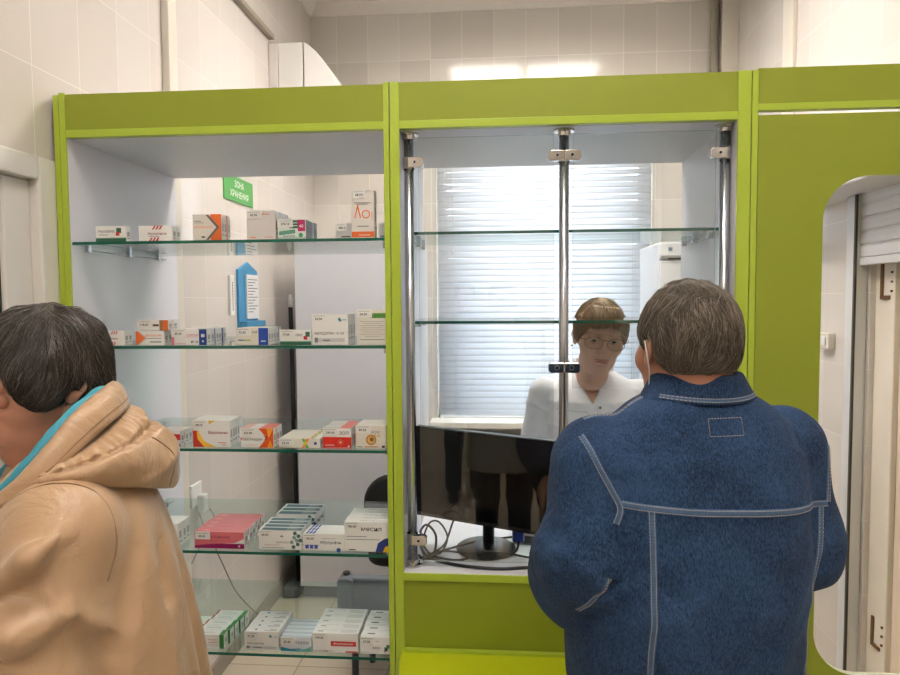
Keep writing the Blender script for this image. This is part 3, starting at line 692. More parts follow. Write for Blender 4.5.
# top shelf
row(0, -1.125, .088, .043, .022, 1, [('r', 0, 1, 0, .2, GRN), ('r', 0, 1, .2, .26, (120, 160, 140)), ('t', 'ЭНАЛАПРИЛ', .07, .58, .009, INK, .55), ('r', .68, .84, .55, .88, GRN), ('r', .66, .78, .38, .6, RED), ('r', .1, .4, .42, .46, GRY)], 'white enalapril box with a dark green base stripe')
row(0, -1.001, .096, .042, .05, 2, stripes + [('t', 'Верошпирон', .28, .42, .009, (150, 40, 50), .55), ('r', .3, .6, .3, .34, GRY)], 'white box with slanted red stripes')
row(0, -.846, .081, .071, .058, 3, [('r', .62, 1, 0, 1, ORG), ('p', [(.45, .98), (.55, .98), (.93, .5), (.55, .02), (.45, .02), (.82, .5)], (96, 92, 90)), ('p', [(0, .98), (.45, .98), (.82, .5), (.45, .02), (0, .02)], OFF), ('t', 'АНТИФЛАСЕТ', .04, .46, .0085, ORG, .68), ('r', .05, .3, .72, .75, GRY), ('r', .05, .4, .66, .68, GRY), ('r', .3, .42, .1, .16, INK)], 'cream and orange box with a grey chevron', body=OFF)
row(0, -.694, .080, .078, .125, 6, [('r', .55, .8, .86, .89, (200, 120, 110)), ('r', .62, .9, .07, .1, (214, 150, 130)), ('r', .12, .3, .06, .1, (226, 130, 80)), ('t', '20 ', .55, .86, .006, ORG, None)], 'pale grey box', '40.90', body=(214, 210, 208), tagpos=0.001)
row(0, -.608, .078, .053, .11, 3, [('r', 0, 1, 0, .12, (180, 196, 190)), ('r', .42, .8, .55, .95, (40, 96, 74)), ('r', .45, .7, .66, .7, WHT), ('r', .45, .7, .8, .84, WHT), ('p', [(.05, .2), (.62, .3), (.62, .5), (.05, .4)], (90, 150, 130)), ('r', .72, .98, .4, .98, MAG), ('t', '40', .76, .58, .012, WHT, None), ('c', .82, .2, .006, (50, 150, 100)), ('t', 'КАПЛИ', .2, .1, .008, GRN, .4)], 'green and white box with a magenta square', '270.10', body=(222, 230, 226), sidec=(84, 92, 84))
row(0, -.455, .052, .043, .05, 2, [('r', .3, .8, .12, .2, INK)], 'small grey box left of tall orange logo box', '480.5', body=(200, 202, 204), tagpos=0.002, y0=1.80)
row(0, -.404, .062, .127, .034, 1, [('r', 0, 1, .02, .14, ORG), ('t', 'ЛОСЬОН', .3, .05, .006, WHT, .5), ('p', [(.12, .42), (.17, .42), (.27, .62), (.37, .42), (.42, .42), (.29, .7), (.25, .7)], ORG), ('c', .63, .5, .0115, ORG), ('c', .63, .5, .0085, (222, 218, 212)), ('r', .88, .91, .4, .55, ORG), ('r', .12, .82, .73, .745, GRY), ('r', .2, .7, .7, .71, GRY), ('r', .25, .75, .24, .26, GRY)], 'tall pale box with an orange logo', '68.50', body=(222, 218, 212), tagpos=0.004)
row(0, -.336, .022, .042, .10, 4, [('r', .2, .8, .12, .2, BLU)], 'narrow grey box right of tall orange logo box', body=(204, 206, 210), y0=1.80)
# second shelf
row(1, -1.118, .066, .040, .044, 2, stripes + [('t', 'Верошпирон', .1, .42, .007, (150, 40, 50), .6)], 'white box with slanted red stripes')
chev = [('p', [(0, .02), (.06, .02), (.34, .5), (.06, .98), (0, .98)], ORG), ('p', [(.06, .02), (.12, .02), (.4, .5), (.12, .98), (.06, .98), (.34, .5)], (200, 196, 190)), ('t', 'ОФЛОКСИН', .3, .6, .008, ORG, .6), ('r', .35, .9, .46, .5, GRY), ('r', .5, .9, .2, .26, INK)]
row(1, -1.019, .082, .040, .1, 4, chev, 'white box with an orange chevron')
row(1, -1.013, .088, .028, .056, 2, [('r', .72, .84, 0, 1, (150, 110, 70)), ('r', .84, 1, 0, 1, ORG), ('r', .5, .7, .4, .6, INK)], 'flat white box with a brown and orange end', '118.20', z=SHZ[1] + 0.0412)
row(1, -.915, .100, .044, .130, 5, [('r', 0, .07, 0, .5, (226, 120, 150)), ('t', 'БИСОПРОЛОЛ', .34, .56, .008, (200, 90, 110), .42), ('r', .34, .75, .5, .52, (210, 140, 150)), ('t', '№ 30', .55, .14, .009, INK, None), ('r', .1, .4, .1, .14, (226, 150, 160)), ('r', .78, 1, 0, 1, BLU), ('r', .84, .94, .5, .7, WHT), ('c', .89, .25, .003, WHT)], 'white box with a blue band and pink corner', '29.20')
row(1, -.732, .091, .047, .112, 5, [('r', .7, 1, 0, 1, (30, 74, 170)), ('r', .06, .25, .25, .32, BLU), ('r', .25, .45, .25, .32, (120, 170, 60)), ('t', 'АЦЕ', .5, .7, .008, INK, None), ('r', .78, .92, .2, .26, WHT)], 'cream box with a bright blue end', '73.20', body=(230, 226, 214))
row(1, -.608, .087, .041, .018, 1, [('r', 0, 1, 0, .2, GRN), ('r', 0, 1, .2, .26, (120, 160, 140)), ('t', 'АПРИЛ', .5, .58, .009, INK, .22), ('r', .82, .96, .55, .88, GRN), ('r', .76, .88, .36, .6, RED)], 'white enalapril box with a dark green base stripe', '17.60')
row(1, -.518, .100, .083, .082, 4, [('t', 'АМЛОДИПИН', .06, .34, .0095, INK, .55), ('t', '10 МГ', .66, .34, .0095, GRY, .25), ('r', .06, .9, .1, .22, (206, 206, 208)), ('r', .07, .16, .08, .24, (120, 124, 130)), ('r', .3, .5, .14, .17, INK), ('c', .76, .84, .004, TEAL), ('c', .79, .8, .0035, TEAL), ('r', .84, .96, .8, .84, (150, 190, 200))], 'white amlodipine box', '34.50')
row(1, -.394, .084, .095, .028, 1, [('r', .45, 1, .76, .9, (96, 160, 60)), ('t', 'ЦИНК', .5, .78, .012, (30, 90, 50), .45), ('r', .1, .9, .66, .67, GRY), ('r', .2, .8, .6, .61, GRY), ('r', .1, .9, .54, .55, GRY), ('r', .15, .85, .48, .49, GRY), ('r', .1, .9, .42, .43, GRY), ('r', .2, .8, .36, .37, GRY), ('r', .1, .9, .3, .31, GRY), ('r', .25, .75, .24, .25, GRY), ('r', .1, .9, .14, .16, GRY)], 'white text covered box with a green strip', '64.00', body=(228, 226, 216))
# third shelf
row(2, -.965, .066, .044, .075, 3, [('r', 0, 1, .0, .18, (120, 30, 36)), ('r', 0, 1, .42, .8, (206, 40, 40)), ('r', .1, .7, .24, .32, GRY)], 'white box with a red band', topc=(226, 220, 214))
row(2, -.862, .106, .074, .092, 5, [('p', [(0, 0), (.3, 0), (.12, .3), (.1, .62), (0, .62)], (190, 48, 34)), ('p', [(.3, 0), (.62, 0), (.3, .22), (.16, .56), (.16, .62), (.1, .62), (.12, .3)], (240, 190, 60)), ('p', [(.42, 1), (.6, 1), (.45, .86)], (240, 190, 60)), ('t', 'Верапамил', .42, .5, .011, (140, 40, 70), .52), ('r', .68, .9, .16, .18, RED), ('r', .78, .9, .08, .1, RED)], 'white verapamil box with a yellow and red swoosh', '38.10')
nigtop = [('r', 0, .5, .0, 1, WHT), ('p', [(.5, 0), (1, 0), (1, 1), (.5, 1), (.62, .5)], (226, 110, 96)), ('p', [(.0, 0), (.2, 0), (.3, 1), (.0, 1)], (232, 180, 170))]
row(2, -.725, .092, .053, .075, 3, [('p', [(.55, 1), (1, 1), (1, 0), (.55, 0), (.8, .5)], (214, 82, 30)), ('p', [(.8, 1), (1, 1), (.86, .5)], (244, 170, 60)), ('p', [(.8, .0), (1, .0), (.9, .4)], (240, 150, 40)), ('p', [(.7, .35), (.84, .5), (.7, .65), (.76, .5)], (170, 30, 20)), ('p', [(0, .34), (.06, .45), (0, .56)], (214, 60, 30)), ('t', 'МИГРИАЦИН', .08, .36, .009, INK, .58), ('r', .15, .5, .12, .14, (226, 140, 60))], 'white box with an orange and red hexagon pattern', '355.00', top=nigtop)
coltop = [('p', [(.7, 0), (.78, 0), (.86, 1), (.78, 1)], (236, 160, 50)), ('p', [(.8, 0), (.86, 0), (.78, 1), (.72, 1)], (120, 180, 90))]
row(2, -.617, .116, .026, .13, 4, [('p', [(.55, 0), (.62, 0), (.74, 1), (.67, 1)], (236, 150, 50)), ('p', [(.66, 0), (.73, 0), (.62, 1), (.55, 1)], (120, 180, 90)), ('c', .64, .5, .005, (240, 206, 70)), ('r', .85, .92, .35, .65, (70, 90, 160))], 'low white box with an orange and green twist', '29.10', top=coltop, body=(232, 230, 220), d=.031)
row(2, -.493, .079, .056, .11, 5, [('r', 0, 1, 0, .55, (206, 42, 34)), ('t', 'ЗОЛ', .58, .68, .012, INK, .32), ('c', .62, .3, .008, (236, 120, 90)), ('c', .62, .3, .0062, (206, 42, 34)), ('c', .62, .3, .003, (250, 220, 200)), ('r', .08, .4, .14, .18, WHT), ('r', .08, .9, .04, .06, (240, 170, 160)), ('p', [(.86, .05), (.96, .05), (.9, .2)], WHT)], 'white and red box with a sun emblem', '589.00', top=[('r', 0, .6, .1, .3, (150, 146, 140)), ('r', .6, 1, 0, 1, (228, 120, 110))])
row(2, -.401, .084, .064, .09, 4, [('c', .5, .38, .0145, (190, 140, 60)), ('c', .5, .38, .010, (226, 190, 120)), ('c', .52, .4, .006, (150, 96, 40)), ('t', 'МОНО', .5, .66, .009, GRY, .3), ('t', '60', .58, .5, .012, (210, 160, 60), .22), ('r', .28, .72, .06, .1, (206, 150, 80)), ('r', .05, .2, .06, .1, GRY), ('r', .85, .95, .04, .14, INK)], 'cream box with a golden round emblem', '89.50', body=(232, 228, 218))
# fourth shelf
row(3, -.975, .062, .068, .07, 3, [('r', .2, .8, .4, .6, INK)], 'plain white box half hidden by coat', side='code')
row(3, -.866, .143, .047, .16, 5, [('r', 0, 1, 0, .3, (150, 16, 92)), ('p', [(0, .16), (.3, .26), (.8, .34), (1, .6), (1, 1), (0, 1)], (226, 120, 128)), ('t', 'КЕТОФЕНИК', .3, .6, .010, (150, 16, 80), .42), ('r', .3, .9, .46, .48, (180, 60, 100)), ('c', .9, .15, .003, WHT)], 'long pink and magenta box', '30.60', topc=(232, 134, 142), top=[('r', .28, .6, .4, .46, (206, 80, 110)), ('r', .1, .24, .3, .6, (240, 170, 170))], tagpos=0.003)
tealtop = [('r', .06, 1, .0, .78, (66, 104, 118)), ('r', .64, .9, .3, .36, WHT), ('r', .64, .9, .55, .6, WHT), ('r', 0, .3, .78, 1, WHT)]
hexes = []
for a, b in ((.82, .16), (.92, .3), (.78, .4), (.9, .5), (.98, .5), (.84, .64), (.94, .72), (.86, .86)): hexes.append(('c', a, b, .0055, (70, 108, 112) if int(a * 100) % 3 else (130, 160, 158)))
row(3, -.681, .121, .055, .11, 4, hexes + [('t', 'МЕРИНОЛ', .42, .34, .007, GRY, .3), ('r', .14, .5, .24, .26, (200, 120, 120)), ('r', .08, .6, .1, .12, GRY), ('p', [(.5, .66), (.6, .66), (.55, .78)], GRY)], 'white box with dark teal lid and teal hexagons', '28.50', top=tealtop)
row(3, -.681, .121, .055, .10, 3, hexes, 'white box with teal lid, rear batch', top=tealtop, y0=1.915, skew=0.0)
row(3, -.555, .117, .047, .075, 3, [('t', 'Ибупрофен', .42, .42, .011, (40, 42, 56), .5), ('r', .46, .8, .72, .74, GRY), ('c', .86, .06, .006, (30, 70, 160)), ('r', .05, .38, .3, .34, (90, 110, 170))] + [('r', x, x + .08, .12, .34, (60, 84, 170)) for x in (.06, .17, .28)], 'white ibuprofen box with blue bars', '166.60', top=[('p', [(x, .05), (x + .05, .05), (x + .07, .95), (x + .02, .95)], (36, 70, 168)) for x in (.06, .14, .22)])
row(3, -.437, .123, .083, .125, 5, [('p', [(.7, 0), (1, 0), (1, .48), (.9, .44), (.76, .3)], (44, 62, 130)), ('p', [(.86, 0), (1, 0), (1, .22), (.92, .18)], (246, 206, 40)), ('t', 'месил', .38, .7, .017, (34, 34, 38), .46), ('r', .04, .5, .5, .52, GRY), ('r', .04, .8, .4, .42, GRY), ('r', .1, .25, .05, .08, INK)], 'large white box with a blue and yellow disc', '780.00', top=[('t', 'Немесил', .35, .3, .009, (150, 148, 150), .55)])
# bottom shelf
row(4, -.925, .062, .034, .12, 3, [('r', 0, 1, 0, .4, (60, 140, 70))], 'white and green box half hidden by coat', side=None, topc=(226, 236, 226))
grtop = [('r', 0, .06, 0, 1, (176, 40, 48)), ('r', .86, 1, 0, 1, (44, 130, 56)), ('r', .2, .7, .3, .36, GRY), ('r', .2, .6, .6, .64, GRY)]
row(4, -.881, .092, .040, .15, 5, [('r', .86, 1, 0, 1, (40, 120, 50)), ('r', .5, .8, .6, .64, (200, 110, 80)), ('r', .5, .8, .42, .46, (200, 110, 80)), ('r', .4, .82, .24, .26, GRY)], 'white box with a green end and red edge', None, top=grtop, skew=0.004, gap=.002)
row(4, -.728, .098, .053, .125, 5, [('t', 'АМЛОДИПИН', .06, .3, .008, INK, .5), ('r', .04, .95, .1, .2, (206, 206, 210)), ('r', .05, .14, .08, .22, (110, 116, 130)), ('c', .76, .76, .004, TEAL), ('r', .25, .5, .13, .17, INK), ('r', .85, .97, .72, .76, (160, 190, 200))], 'white amlodipine box', '97.20', top=[('c', .3, .5, .0035, BLU), ('r', .55, .92, .3, .42, GRY), ('r', .7, .9, .6, .68, INK)])
row(4, -.624, .088, .040, .11, 5, [('p', [(0, 0), (.9, 0), (.6, .22), (.3, .16), (0, .3)], (28, 130, 160)), ('p', [(.4, .12), (.8, .2), (1, .4), (1, .0), (.7, 0)], (120, 190, 200)), ('t', 'ТАЗОН', .46, .52, .011, (30, 60, 60), .44), ('c', .9, .12, .004, (120, 190, 70))], 'low white box with a blue green wave', '32.40', top=[('r', 0, 1, 0, .5, (186, 196, 210)), ('r', .05, .95, .7, .74, GRY)], body=(226, 232, 238))
row(4, -.533, .130, .055, .150, 5, [('r', .4, .95, .34, .6, (206, 58, 56)), ('t', 'Флуконазол', .46, .42, .0075, WHT, .42), ('r', .72, .98, .02, .1, (206, 58, 56)), ('r', .06, .45, .08, .1, GRY), ('r', .25, .34, .05, .08, RED)], 'wide white box with a red rectangle', '190.20', top=[('r', .1, .22, .3, .42, (60, 60, 66)), ('r', .12, .5, .6, .63, GRY), ('r', .6, .95, .2, .24, GRY), ('r', .6, .95, .4, .44, GRY), ('r', .6, .95, .6, .64, GRY)])
row(4, -.398, .088, .048, .160, 5, [('r', .02, .3, .08, .1, INK), ('r', .78, .88, .2, .42, (40, 96, 60)), ('r', .84, .96, .35, .56, (60, 130, 70)), ('r', .76, .82, .12, .2, (226, 90, 40)), ('t', 'АТЕН', .4, .3, .009, INK, .24), ('r', .04, .6, .74, .76, GRY)], 'white box with small coloured squares', '67.00', top=[('r', .2, .45, .5, .68, (70, 72, 78)), ('r', .1, .9, .2, .23, GRY)])
# ------------------------------------------------------------------ people: signed-distance modelling
_rng = np.random.default_rng(11)
_NT = _rng.random((24, 24, 24)).astype(np.float32)
def vnoise(x, y, z):
    """smooth value noise in -1..1"""
    xi, yi, zi = np.floor(x).astype(int), np.floor(y).astype(int), np.floor(z).astype(int)
    fx, fy, fz = x - xi, y - yi, z - zi
    fx, fy, fz = (f * f * (3 - 2 * f) for f in (fx, fy, fz)); o = 0
    for a in (0, 1):
        for b in (0, 1):
            for c in (0, 1):
                o = o + _NT[(xi + a) % 24, (yi + b) % 24, (zi + c) % 24] * (fx if a else 1 - fx) * (fy if b else 1 - fy) * (fz if c else 1 - fz)
    return o * 2 - 1
def ridge(x, y, z): return 1 - np.abs(vnoise(x, y, z)) * 2
def crease(x, y, z, p=5): return (1 - np.clip(np.abs(vnoise(x, y, z)) * 1.3, 0, 1)) ** p
def smin(a, b, k):
    h = np.clip(0.5 + 0.5 * (b - a) / k, 0, 1); return b * (1 - h) + a * h - k * h * (1 - h)
def smax(a, b, k): return -smin(-a, -b, k)
def ell(P, c, r, R=None):
    q = [P[i] - c[i] for i in range(3)]
    if R is not None: q = [sum(R[j][i] * q[j] for j in range(3)) for i in range(3)]
    k0 = np.sqrt(sum((q[i] / r[i]) ** 2 for i in range(3))); k1 = np.sqrt(sum((q[i] / r[i] ** 2) ** 2 for i in range(3)))
    return k0 * (k0 - 1) / np.maximum(k1, 1e-6)
def cone(P, a, b, ra, rb):
    ba = [b[i] - a[i] for i in range(3)]; pa = [P[i] - a[i] for i in range(3)]; L = sum(v * v for v in ba)
    t = np.clip(sum(pa[i] * ba[i] for i in range(3)) / L, 0, 1)
    return np.sqrt(sum((pa[i] - ba[i] * t) ** 2 for i in range(3))) - (ra + (rb - ra) * t)
def chain(P, pts, rs, k=0.02):
    d = None
    for i in range(len(pts) - 1):
        c = cone(P, pts[i], pts[i + 1], rs[i], rs[i + 1]); d = c if d is None else smin(d, c, k)
    return d
def loft(P, secs, n=2.3):
    S_ = np.array(sorted(secs)); z = P[2]; f = [np.interp(z, S_[:, 0], S_[:, j]) for j in range(1, 5)]
    rr = (np.abs((P[0] - f[0]) / f[2]) ** n + np.abs((P[1] - f[1]) / f[3]) ** n) ** (1 / n)
    d = (rr - 1) * np.minimum(f[2], f[3])
    return smax(smax(d, z - S_[-1, 0], 0.02), S_[0, 0] - z, 0.006)
def rotm(ax, a):
    return np.array(Matrix.Rotation(math.radians(a), 3, ax))
def mesh_sdf(fn, lo, hi, vox, blur=0):
    lo = np.array(lo, float); hi = np.array(hi, float); n = np.ceil((hi - lo) / vox).astype(int) + 1
    xs = [lo[i] + vox * np.arange(n[i]) for i in range(3)]
    X, Y, Z = np.meshgrid(*xs, indexing='ij'); A = fn((X, Y, Z)).astype(np.float32)
    for _ in range(blur):
        for ax in range(3): A = (np.roll(A, 1, ax) + 2 * A + np.roll(A, -1, ax)) * .25
    for ax in range(3):
        sl = [slice(None)] * 3; sl[ax] = 0; A[tuple(sl)] = np.maximum(A[tuple(sl)], vox); sl[ax] = -1; A[tuple(sl)] = np.maximum(A[tuple(sl)], vox)
    g = vdb.FloatGrid(1.0); g.copyFromArray(A); p, t, q = g.convertToPolygons(isovalue=0.0, adaptivity=0.0)
    return p * vox + lo, q[:, ::-1] if False else q
def to_mesh(p, q, name):
    me = bpy.data.meshes.new(name); me.vertices.add(len(p)); me.vertices.foreach_set('co', p.astype(np.float32).ravel())
    me.loops.add(len(q) * 4); me.loops.foreach_set('vertex_index', q.astype(np.int32).ravel())
    me.polygons.add(len(q)); me.polygons.foreach_set('loop_start', np.arange(0, len(q) * 4, 4, dtype=np.int32)); me.polygons.foreach_set('loop_total', np.full(len(q), 4, np.int32))
    me.update(calc_edges=True); me.validate()
    # orientation
    v = p[q[:, 0]]; e1 = p[q[:, 1]] - v; e2 = p[q[:, 2]] - v; vol = np.einsum('ij,ij->i', v - p.mean(0), np.cross(e1, e2)).sum()
    if vol < 0: me.flip_normals()
    me.polygons.foreach_set('use_smooth', [True] * len(me.polygons)); return me
def part(name, fn, lo, hi, vox, m, parent, blur=0, **k):
    p, q = mesh_sdf(fn, lo, hi, vox, blur); me = to_mesh(p, q, name); return mobj(name, me, m, parent, **k)
def bvh_of(me):
    return BVHTree.FromPolygons([v.co.copy() for v in me.vertices], [tuple(p.vertices) for p in me.polygons])
def merge(parts):
    P, Q, o = [], [], 0
    for p, q in parts: P.append(p); Q.append(q + o); o += len(p)
    return np.concatenate(P), np.concatenate(Q)
def outward(p, q):
    v = p[q[:, 0]]; vol = np.einsum('ij,ij->i', v - p.mean(0), np.cross(p[q[:, 1]] - v, p[q[:, 2]] - v)).sum()
    return (p, q[:, ::-1]) if vol < 0 else (p, q)

# ---- a head in its own frame: +Y is where the face looks, origin mid head, chin at z = -.118, crown at .117
def head_field(P, jaw=1.0, nose=1.0, fat=0.0, female=False, neckr=0.056, mouth=0.0):
    x, y, z = P; ax = np.abs(x); M = (ax, y, z)
    d = ell(P, (0, -.014, .030), (.076, .097, .087))
    d = smin(d, ell(P, (0, .030, -.028), (.060 + fat, .058, .088)), .03)
    d = smin(d, ell(P, (0, .030, -.072), (.050 * jaw + fat, .050, .040)), .025)
    d = smin(d, ell(P, (0, .070, -.098), (.020, .017, .018)), .02)
    d = smin(d, ell(M, (.026, .078, .024), (.026, .013, .009)), .014)
    d = smin(d, ell(M, (.043, .056, -.022), (.024 + fat, .024, .024)), .02)
    d = smin(d, ell(P, (0, .082, -.060), (.028, .016, .024)), .016)
    d = smax(d, -ell(M, (.031, .100, .001), (.020, .018, .013)), .014)
    # nose
    nb = cone(P, (0, .088, .014), (0, .108 + .004 * nose, -.026), .006, .0095 * nose)
    nb = smin(nb, ell(M, (.011, .099, -.032), (.0075, .009, .0065)), .006)
    d = smin(d, nb, .008)
    d = smax(d, -ell(M, (.0065, .104, -.0395), (.0035, .005, .004)), .003)
    # lips with a dark crease
    d = smin(d, ell(P, (0, .0945, -.0585), (.023, .0075, .0045)), .004)
    d = smin(d, ell(P, (0, .0935, -.0675), (.019, .008, .0055)), .004)
    d = smax(d, -ell(P, (0, .1035, -.0628), (.023, .006, .0011)), .003)
    d = smax(d, -ell(P, (0, .098, -.0785), (.016, .008, .004)), .006)
    if fat: d = smin(d, ell(P, (0, .02, -.108), (.045, .045, .022)), .03)
    # ears
    c, s = math.cos(.25), math.sin(.25)
    ey, ez = (y + .008) * c + (z + .004) * s, -(y + .008) * s + (z + .004) * c
    E = (ax - .078 - .25 * np.clip(-ey, -.01, .03), ey, ez)
    e = ell(E, (0, 0, .006), (.0055, .0175, .026)); e = smin(e, ell(E, (-.002, .006, -.021), (.0055, .009, .011)), .008)
    e = smax(e, -ell(E, (.007, .003, .006), (.005, .0105, .018)), .004)
    d = smin(d, e, .006)
    # neck
    d = smin(d, cone(P, (0, -.028, -.06), (0, -.036, -.145), neckr * .97, neckr), .025)
    return d
def eyes(parent, T, iris, open_=0.0, sk=None):
    """eyeballs with iris, plus lids; T maps head frame to parent frame"""
    for s in (-1, 1):
        bm = bmesh.new(); bmesh.ops.create_uvsphere(bm, u_segments=24, v_segments=24, radius=.0122)
        bmesh.ops.rotate(bm, verts=bm.verts, cent=(0, 0, 0), matrix=Matrix.Rotation(-PI / 2, 3, 'X'))
        for f in bm.faces:
            c = f.calc_center_median().normalized(); a = math.degrees(math.acos(max(-1, min(1, c.y))))
            f.material_index = 2 if a < 13 else 1 if a < 28 else 0; f.smooth = True
        bmesh.ops.transform(bm, verts=bm.verts, matrix=T @ Matrix.Translation((s * .031, .0795, .001)))
        obj('eye', bm, [mat('eye_white', (214, 206, 200), .2), mat('iris_' + iris, dict(brown=(70, 46, 30), grey=(88, 98, 100))[iris], .15), mat('pupil', (8, 8, 8), .1)], parent)
        bm = bmesh.new(); bmesh.ops.create_uvsphere(bm, u_segments=28, v_segments=28, radius=.0131)
        kill = [v for v in bm.verts if not (v.co.y > -.002 and (v.co.z > .0042 - open_ or v.co.z < -.0052 + open_ * .3))]
        bmesh.ops.delete(bm, geom=kill, context='VERTS')
        for f in bm.faces: f.smooth = True
        bmesh.ops.transform(bm, verts=bm.verts, matrix=T @ Matrix.Translation((s * .031, .0795, .001)))
        obj('eyelid', bm, sk, parent)
def strands(name, me, seeds, flow, m, parent, L=9, step=.006, r=.0007, lift=.0016, seg=3, wild=.15, seed=3, shell=0.0, clump=0.0):
    """one mesh of many thin tapering strands that follow the hair surface"""
    rnd = random.Random(seed); bv = bvh_of(me); areas = [p.area for p in me.polygons]; polys = me.polygons
    pick = rnd.choices(range(len(polys)), weights=areas, k=seeds); V, F = [], []
    for pi in pick:
        p = Vector(polys[pi].center); pts = []; jit = Vector((rnd.gauss(0, wild), rnd.gauss(0, wild), rnd.gauss(0, wild))) + Vector([clump * float(vnoise(p.x * 38 + q_, p.y * 38, p.z * 38 + q_)) * 1.6 for q_ in (0., 5.3, 11.7)]); lf = lift * rnd.uniform(.2, 1.6)
        n = polys[pi].normal.copy(); ll = L + rnd.randint(-2, 2); ok = flow(p, n) is not None
        if not ok: continue
        for k in range(ll):
            t = k / (ll - 1); pts.append(p + n * (lf * (t ** .7) + shell))
            d = flow(p, n)
            if d is None: break
            d = d + jit; d = (d - n * d.dot(n))
            if d.length < 1e-6: break
            p = p + d.normalized() * step
            hit = bv.find_nearest(p)
            if hit[0] is None: break
            off = p - hit[0]; p = hit[0]; n = hit[1]
        if len(pts) < 3: continue
        A = frames(pts); base = len(V); nn = len(pts)
        for i, q in enumerate(pts):
            rr = r * (1 - .85 * (i / (nn - 1)) ** 1.5)
            for k in range(seg):
                a = 2 * PI * k / seg; V.append(q + (A[i][0] * math.cos(a) + A[i][1] * math.sin(a)) * rr)
        for i in range(nn - 1):
            for k in range(seg): F.append((base + i * seg + k, base + i * seg + (k + 1) % seg, base + (i + 1) * seg + (k + 1) % seg, base + (i + 1) * seg + k))
    sm = bpy.data.meshes.new(name); sm.from_pydata(V, [], F); sm.update()
    return mobj(name, sm, m, parent, smooth=True)
def seam(name, bv, pts, m, parent, w=.010, lift=.0012, direction=None, n=60, thread=None, dash=.004, h=.0012):
    """a felled seam: raised double fold laid on the cloth with two rows of stitches; pts are (x, z) seen from the back, or 3-D"""
    P = spline(pts, 10) if len(pts) > 2 else [Vector(pts[0]).lerp(Vector(pts[1]), t / 20) for t in range(21)]
    Q = []
    for p in P:
        if direction is not None:
            hit = bv.ray_cast(p - direction * 1.0, direction)
        else: hit = bv.find_nearest(p)
        if hit[0] is not None: Q.append((hit[0], hit[1] if hit[1].dot(direction or -hit[1]) < 0 else -hit[1]))
    bm = bmesh.new(); rows = []
    for i, (q, nn) in enumerate(Q):
        t = (Q[min(i + 1, len(Q) - 1)][0] - Q[max(i - 1, 0)][0]).normalized(); s = t.cross(nn).normalized()
        row_ = []
        for a, hh in ((-.5, 0), (-.42, 1), (0, .55), (.42, 1), (.5, 0)):
            c = q + s * (w * a); hit = bv.find_nearest(c); c2 = hit[0] if hit[0] is not None else c
            row_.append(bm.verts.new(c2 + nn * (lift * .2 + h * hh)))
        rows.append(row_)
    for i in range(len(rows) - 1):
        for k in range(4): bm.faces.new((rows[i][k], rows[i][k + 1], rows[i + 1][k + 1], rows[i + 1][k])).smooth = True
    o = obj(name, bm, m, parent)
    if thread:
        bm = bmesh.new()
        for a in (-.33, .33):
            acc = 0; i = 0
            L = [Q[j][0] + (Q[min(j + 1, len(Q) - 1)][0] - Q[max(j - 1, 0)][0]).normalized().cross(Q[j][1]).normalized() * (w * a) + Q[j][1] * (h * 1.35) for j in range(len(Q))]
            for j in range(len(L) - 1):
                seglen = (L[j + 1] - L[j]).length; nd = max(1, int(seglen / dash))
                for k in range(nd):
                    p0 = L[j].lerp(L[j + 1], (k + .12) / nd); p1 = L[j].lerp(L[j + 1], (k + .8) / nd); tube(bm, [p0, p1], .0007, 4)
        obj('stitching', bm, thread, o)
    return o
def hand_field(P, M, curl=0.5, s=1.0):
    """left-type hand: origin at the wrist, fingers along +Y, palm facing -Z, thumb on +X; M maps world to hand frame"""
    q = [sum(M[i][j] * P[j] for j in range(3)) + M[i][3] for i in range(3)]
    q = [v / s for v in q]
    d = ell(q, (0, .045, 0), (.040, .052, .015)); d = smin(d, cone(q, (0, -.03, 0), (0, .02, 0), .026, .026), .02)
    for k, (x, l) in enumerate(((.028, .072), (.010, .080), (-.009, .075), (-.027, .058))):
        a = (x, .085 - .004 * abs(k - 1), 0); ang = 0; p = a; ds = None
        for j, f in enumerate((.45, .32, .25)):
            ang += curl * (.5 + .4 * j); b = (p[0] + x * .06, p[1] + l * f * math.cos(ang), p[2] - l * f * math.sin(ang))
            c = cone(q, p, b, .0085 - .0008 * j, .0077 - .0008 * j); ds = c if ds is None else np.minimum(ds, c); p = b
        d = smin(d, smin(ds, cone(q, (x * .8, .05, 0), a, .010, .009), .004), .005)
    t = chain(q, [(.030, .015, -.004), (.052, .045, -.012), (.055, .072, -.022), (.050, .095, -.030)], [.014, .011, .0095, .008], .006)
    d = smin(d, t, .01)
    return d * s
def hand_mat(pos, fwd, up, side=1, s=1.0):
    """world-to-hand rows; side = -1 mirrors for the other hand"""
    f = Vector(fwd).normalized(); u = Vector(up); u = (u - f * u.dot(f)).normalized(); x = f.cross(u) * side
    p = Vector(pos); R = [x, f, u]
    return [[r[0], r[1], r[2], -r.dot(p)] for r in R]

